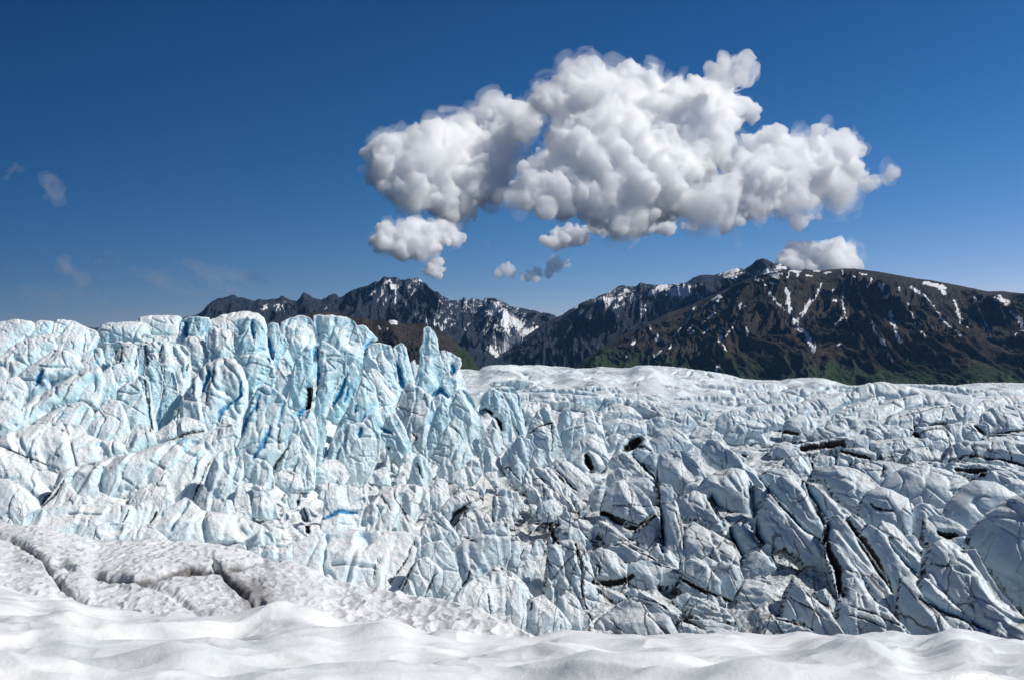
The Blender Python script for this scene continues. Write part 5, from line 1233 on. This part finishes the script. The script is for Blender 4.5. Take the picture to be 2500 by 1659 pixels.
def puff_mesh(name, C_, R_, voxel, mat, amp=1.0, seed=0, sq=None, scale=1.0, drop=.02):
    """union of many puffs turned into one closed surface with a boiling outline"""
    n = len(C_); sc = np.ones((n, 3)) if sq is None else sq
    co = (IV[None] * R_[:, None, None] * sc[:, None, :] + C_[:, None, :]).reshape(-1, 3)
    fa = (IF[None] + (np.arange(n) * len(IV))[:, None, None]).reshape(-1, 3)
    tmp = mesh_obj('tmp', co, fa, mat)
    md = tmp.modifiers.new('r', 'REMESH'); md.mode = 'VOXEL'; md.voxel_size = voxel
    dg = bpy.context.evaluated_depsgraph_get(); ev = tmp.evaluated_get(dg); me = bpy.data.meshes.new_from_object(ev)
    old = tmp.data; bpy.data.objects.remove(tmp); bpy.data.meshes.remove(old)
    k = len(me.vertices); P = np.empty(k * 3, np.float32); me.vertices.foreach_get('co', P); P = P.reshape(-1, 3).astype(float)
    N = np.empty(k * 3, np.float32); me.vertices.foreach_get('normal', N); N = N.reshape(-1, 3)
    bil = lambda s, sd: np.abs(pn(P[:, 0] / s, P[:, 1] / s, P[:, 2] / s, sd)) * 1.6
    w = voxel
    w = 26.0 * scale; d = (bil(w * 20, seed) - .35) * w * 7 + (bil(w * 8, seed + 1) - .35) * w * 5 + (bil(w * 3.6, seed + 2) - .3) * w * 3.0 + (bil(w * 1.7, seed + 3) - .3) * w * 1.3 + (bil(w * .9, seed + 4) - .3) * w * .45
    P = P + N * (d * amp)[:, None]
    me.vertices.foreach_set('co', P.astype(np.float32).ravel()); me.update()
    # a second pass resolves folds; islands inside or outside the body are dropped
    tmp = bpy.data.objects.new('tmp', me); C.objects.link(tmp); md = tmp.modifiers.new('r', 'REMESH'); md.mode = 'VOXEL'; md.voxel_size = voxel * .8
    dg = bpy.context.evaluated_depsgraph_get(); m2 = bpy.data.meshes.new_from_object(tmp.evaluated_get(dg)); bpy.data.objects.remove(tmp); bpy.data.meshes.remove(me); me = m2
    k = len(me.vertices); P = np.empty(k * 3, np.float32); me.vertices.foreach_get('co', P); P = P.reshape(-1, 3).astype(float)
    E = np.empty(len(me.edges) * 2, np.int32); me.edges.foreach_get('vertices', E); E = E.reshape(-1, 2)
    lab = np.arange(k)
    for _ in range(400):
        mn = np.minimum(lab[E[:, 0]], lab[E[:, 1]]); l0 = lab.copy()
        np.minimum.at(lab, E[:, 0], mn); np.minimum.at(lab, E[:, 1], mn); lab = lab[lab]
        if (lab == l0).all(): break
    cnt = np.bincount(lab, minlength=k)[lab]; keepv = cnt > drop * cnt.max()
    LV = np.empty(len(me.loops), np.int32); me.loops.foreach_get('vertex_index', LV); F4 = LV.reshape(-1, 4); F4 = F4[keepv[F4].all(1)]
    idm = -np.ones(k, int); idm[keepv] = np.arange(keepv.sum()); P = P[keepv]; c = P.mean(0); bpy.data.meshes.remove(me)
    o = mesh_obj(name, P, idm[F4], mat, origin=c); return o
def cloud(label, polys, Y, dep, voxel, mat, seed, npuff=260, rmax=75, rmin=10, amp=1.0, group='clouds above the mountains', flat=.75):
    rs = np.random.RandomState(seed); Cs, Rs = [], []
    for s in polys:
        Pq = pts('K', s); lo = Pq.min(0); hi = Pq.max(0)
        area = (hi - lo).prod(); n = int(npuff)
        pu = rs.uniform(lo[0], hi[0], n * 6); pv = rs.uniform(lo[1], hi[1], n * 6)
        d = pdist(pu, pv, Pq, True)[0]; ins = inside(pu, pv, Pq)
        k = np.where(ins & (d > rmin * .35))[0][:n]
        big = np.max(d[ins]) if ins.any() else 1
        cu_, cv_ = (lo + hi) / 2
        for j in k:
            r = min(d[j] * rs.uniform(.62, .92), rmax) * (1.0 if rs.rand() < .5 else rs.uniform(.45, 1)); r = max(r, rmin * .6)
            half = dep * math.sqrt(min(d[j] / big, 1)); half = max(half - r, 0)
            yy = Y + rs.uniform(-half, half) * (Y / F) + ((pu[j] - cu_) * .65 - (pv[j] - cv_) * 1.0) * (Y / F) * .9
            a, b = ray(pu[j], pv[j]); Cs.append([a * yy, yy, b * yy + ZC]); Rs.append(r * Y / F)
    Cs = np.array(Cs, float).reshape(-1, 3); Rs = np.array(Rs)
    o = puff_mesh('cloud', Cs, Rs, voxel, mat, amp, seed * 7, scale=1.0 if len(Cs) > 300 else .8)
    if npuff > 150:       # torn thin fringes round the dense body
        g_ = 1.0 if len(Cs) > 300 else .7
        for fm, fa_, fs_, fo_ in ((CMF, 1.35, .88, 0), (CMG, 1.9, .92, 3)):
            kk = rs.choice(len(Cs), int(len(Cs) * .7), replace=False)
            fr = puff_mesh('fringe', Cs[kk] + rs.normal(size=(len(kk), 3)) * 16 * g_, Rs[kk] * fs_ + fo_ * g_, voxel * 1.05, fm, fa_, seed * 7 + 3, scale=g_, drop=.002)
            fr.parent = o; fr.location = fr.location - o.location
    tag(o, label, 'cloud', group); return o
YC = 15000.0; YS = 21000.0
cloud('largest tall billowing white cloud with a grey belly in the middle of the group', ["700,560 690,630 670,650 720,690 820,705 900,690 960,735 1030,760 1110,790 1170,770 1230,740 1300,735 1370,720 1430,680 1470,600 1530,540 1560,480 1600,420 1640,380 1620,330 1650,320 1700,310 1700,285 1660,268 1600,265 1585,240 1605,205 1585,175 1540,160 1500,158 1420,165 1400,150 1340,135 1300,160 1240,150 1200,120 1160,110 1120,100 1080,100 1040,125 1015,110 980,92 930,95 880,130 840,180 820,240 825,300 850,350 820,380 790,440 780,490 740,510", "840,190 800,230 790,260 830,270"], YC, 75, 20, CM, 3, 520, 92, 12)
cloud('rounded grey white cloud at the left of the group', ["75,480 70,530 90,590 140,610 190,660 250,705 330,700 400,715 480,720 540,700 600,690 640,650 650,590 640,520 670,460 700,410 740,370 790,330 800,280 790,250 740,250 700,260 650,235 620,235 570,255 540,290 535,340 480,355 440,350 400,340 350,350 310,335 275,350 260,375 220,380 190,410 150,405 110,430 110,470"], YC, 60, 20, CM, 5, 340, 66, 10)
cloud('ragged white cloud at the right of the group with a thin tail', ["1440,700 1500,720 1580,750 1630,740 1700,700 1800,690 1880,680 1950,650 2010,630 2060,610 2120,600 2180,595 2235,575 2272,540 2262,518 2225,530 2185,565 2140,580 2125,540 2110,480 2130,440 2130,400 2100,390 2060,405 2020,385 1990,375 1980,400 1930,415 1880,415 1830,405 1790,375 1740,345 1715,350 1710,380 1670,400 1640,420 1600,470 1560,520 1530,570 1500,620 1470,650"], YC + 200, 45, 20, CM, 8, 420, 50, 8)
cloud('feathery upright wisp at the top right of the largest cloud', ["1500,130 1505,105 1540,85 1560,60 1575,75 1600,65 1635,68 1632,110 1625,160 1600,190 1560,170 1530,150"], YC, 30, 17, CM2, 9, 140, 11, 5, 1.5)
cloud('small puffy white cloud low at the left under the rounded cloud', ["75,825 130,855 200,880 300,893 370,870 420,840 475,835 465,800 440,760 420,725 390,722 350,750 330,740 260,735 220,750 190,762 150,745 120,765 115,790"], YS, 60, 24, CM, 12, 170, 40, 10)
cloud('flat bottomed white cloud rising behind the brown mountain', ["1770,880 1765,910 1800,945 1900,950 2000,950 2100,945 2100,915 2090,880 2060,850 2030,828 1990,840 1960,850 1930,845 1900,865 1860,840 1820,850"], YC + 300, 60, 24, CM, 14, 170, 40, 10)
cloud('small oval white cloud under the largest cloud', ["792,825 830,845 900,848 990,842 1005,815 1000,775 970,760 930,780 880,772 830,785"], YS, 34, 22, CM, 16, 110, 26, 8)
cloud('little cloud scrap touching the lower edge of the largest cloud', ["1190,765 1230,785 1280,795 1335,795 1340,770 1350,745 1300,730 1230,735"], YS, 30, 22, CM, 17, 90, 24, 8)
cloud('tiny cloud scrap right of the touching one', ["1372,745 1380,765 1430,780 1420,760 1400,742"], YS, 12, 18, CM2, 18, 40, 12, 5)
cloud('narrow cloud scrap hanging from the belly of the largest cloud', ["1000,760 1020,800 1050,810 1085,795 1090,770 1030,745"], YS, 20, 20, CM, 19, 60, 18, 6)
cloud('small lone round cloud above the far range', ["318,965 340,975 390,970 395,940 370,918 340,918 320,940"], YS, 20, 18, CM, 21, 70, 18, 6)
cloud('tiny cloud puff between the far range and the largest cloud', ["615,968 640,972 665,955 660,935 635,925 618,945"], YS, 12, 15, CM2, 22, 50, 11, 5)
cloud('small slanting pair of joined cloud puffs above the valley notch', ["700,978 740,985 780,985 785,965 820,972 850,950 880,935 915,935 905,905 870,895 850,875 835,890 830,930 790,950 760,945 730,950"], YS, 16, 16, CM2, 23, 120, 14, 6)
cloud('small flat cloud scrap at the far right below the tail', ["1842,745 1880,745 1945,742 1950,728 1910,712 1875,722"], YS, 14, 18, CM2, 25, 60, 14, 6)
cloud('thin cloud scrap under the ragged right cloud', ["1985,665 2040,672 2100,660 2090,640 2050,628 2010,645"], YS, 14, 18, CM2, 26, 60, 12, 6)
cloud('faint speck of cloud above the small lone round cloud', ["560,845 575,860 600,850 605,835 580,825"], YS, 6, 15, CM3, 27, 30, 9, 5)
# thin high ice wisps on the left: long soft veils
def veil(label, key, s, wd, Y, seed, dn):
    rs = np.random.RandomState(seed); P = pts(key, s); Cs, Rs, Sq = [], [], []
    L = np.concatenate([[0], np.cumsum(np.hypot(*np.diff(P, axis=0).T))])
    for st_ in range(5):
        off = rs.uniform(-.8, .8) * wd; a0_, a1_ = sorted(rs.uniform(0, 1, 2)); a1_ = max(a1_, a0_ + .45); ph_ = rs.rand() * 9; n = int((a1_ - a0_) * L[-1] / (wd * .13)) + 6
        for i in range(n):
            f = a0_ + (a1_ - a0_) * i / (n - 1); qd = min(f, 1.1) * L[-1]; u = np.interp(qd, L, P[:, 0]); v = np.interp(qd, L, P[:, 1])
            k_ = math.sin(math.pi * (i + .5) / n) ** 1.5; w_ = wd * (.12 + .30 * k_ * rs.uniform(.7, 1.2)); o2 = off + wd * .5 * math.sin(f * 5 + ph_)
            dxy = P[-1] - P[0]; dxy = dxy / np.hypot(*dxy); u += -dxy[1] * o2; v += dxy[0] * o2
            yy = Y + off * 8 * Y / F; a, b = ray(u, v); Cs.append([a * yy, yy, b * yy + ZC]); Rs.append(max(w_, 4.5) * Y / F); Sq.append([1.3, 1.5, .8])
    m = cloud_material('ice_wisp', dn * 3.0, .5)
    o = puff_mesh('high_wisp', np.array(Cs), np.array(Rs), 26, m, .6, seed, np.array(Sq), drop=0)
    tag(o, label, 'wispy cloud', 'thin high wisps on the left')
veil('faint upright wisp in the dark blue upper left sky', 'S', "400,220 420,340 450,420 500,480 530,540", 18, 15000, 61, 0.00034)
veil('faint hooked wisp at the left edge of the sky', 'S', "-20,320 60,280 130,220 150,170", 18, 15000, 62, 0.00027)
veil('short pale wisp low in the left sky', 'S', "500,980 560,1020 620,1070 700,1110", 13, 15000, 63, 0.00037)
veil('long faint streak running down towards the left end of the far range', 'S', "560,960 800,1030 1100,1060 1300,1140 1700,1240", 22, 15000, 64, 0.00017)
veil('broad faint streak above the left end of the far range', 'S', "1400,960 1700,1080 1950,1140 2250,1270", 34, 15000, 65, 0.00020)
veil('faint streak just above the left ice skyline', 'S', "100,1260 450,1270 700,1330 1050,1410", 26, 15000, 66, 0.00014)
veil('small faint lens of wisp right of the short pale one', 'S', "720,920 860,930 980,955", 16, 15000, 67, 0.00020)
cloud('thin curved tail pointing up right from the ragged right cloud', ["2110,612 2160,600 2200,588 2240,568 2272,540 2264,520 2232,528 2205,560 2170,578 2120,585"], 15100, 8, 16, CM2, 31, 90, 12, 6, 1.0)
# ------------------------------------------------------------------ the air between here and the mountains
hb = bpy.data.meshes.new('haze'); x0, x1, y0, y1, z0_, z1_ = -11000, 11000, -10500, 10600, ZC - 53.5, 1750
vv = [(x, y, z) for x in (x0, x1) for y in (y0, y1) for z in (z0_, z1_)]
hb.from_pydata(vv, [], [(0, 1, 3, 2), (4, 6, 7, 5), (0, 4, 5, 1), (2, 3, 7, 6), (0, 2, 6, 4), (1, 5, 7, 3)])
ho = bpy.data.objects.new('haze', hb); C.objects.link(ho); tag(ho, 'thin blue air haze', 'haze', kind='stuff')
hm = bpy.data.materials.new('haze'); hm.use_nodes = True; t = hm.node_tree; t.nodes.clear()
o_ = t.nodes.new('ShaderNodeOutputMaterial'); v_ = t.nodes.new('ShaderNodeVolumePrincipled')
v_.inputs['Color'].default_value = (.20, .50, 1.0, 1); v_.inputs['Density'].default_value = 0.9e-5; v_.inputs['Anisotropy'].default_value = .2
t.links.new(v_.outputs[0], o_.inputs['Volume']); hb.materials.append(hm)
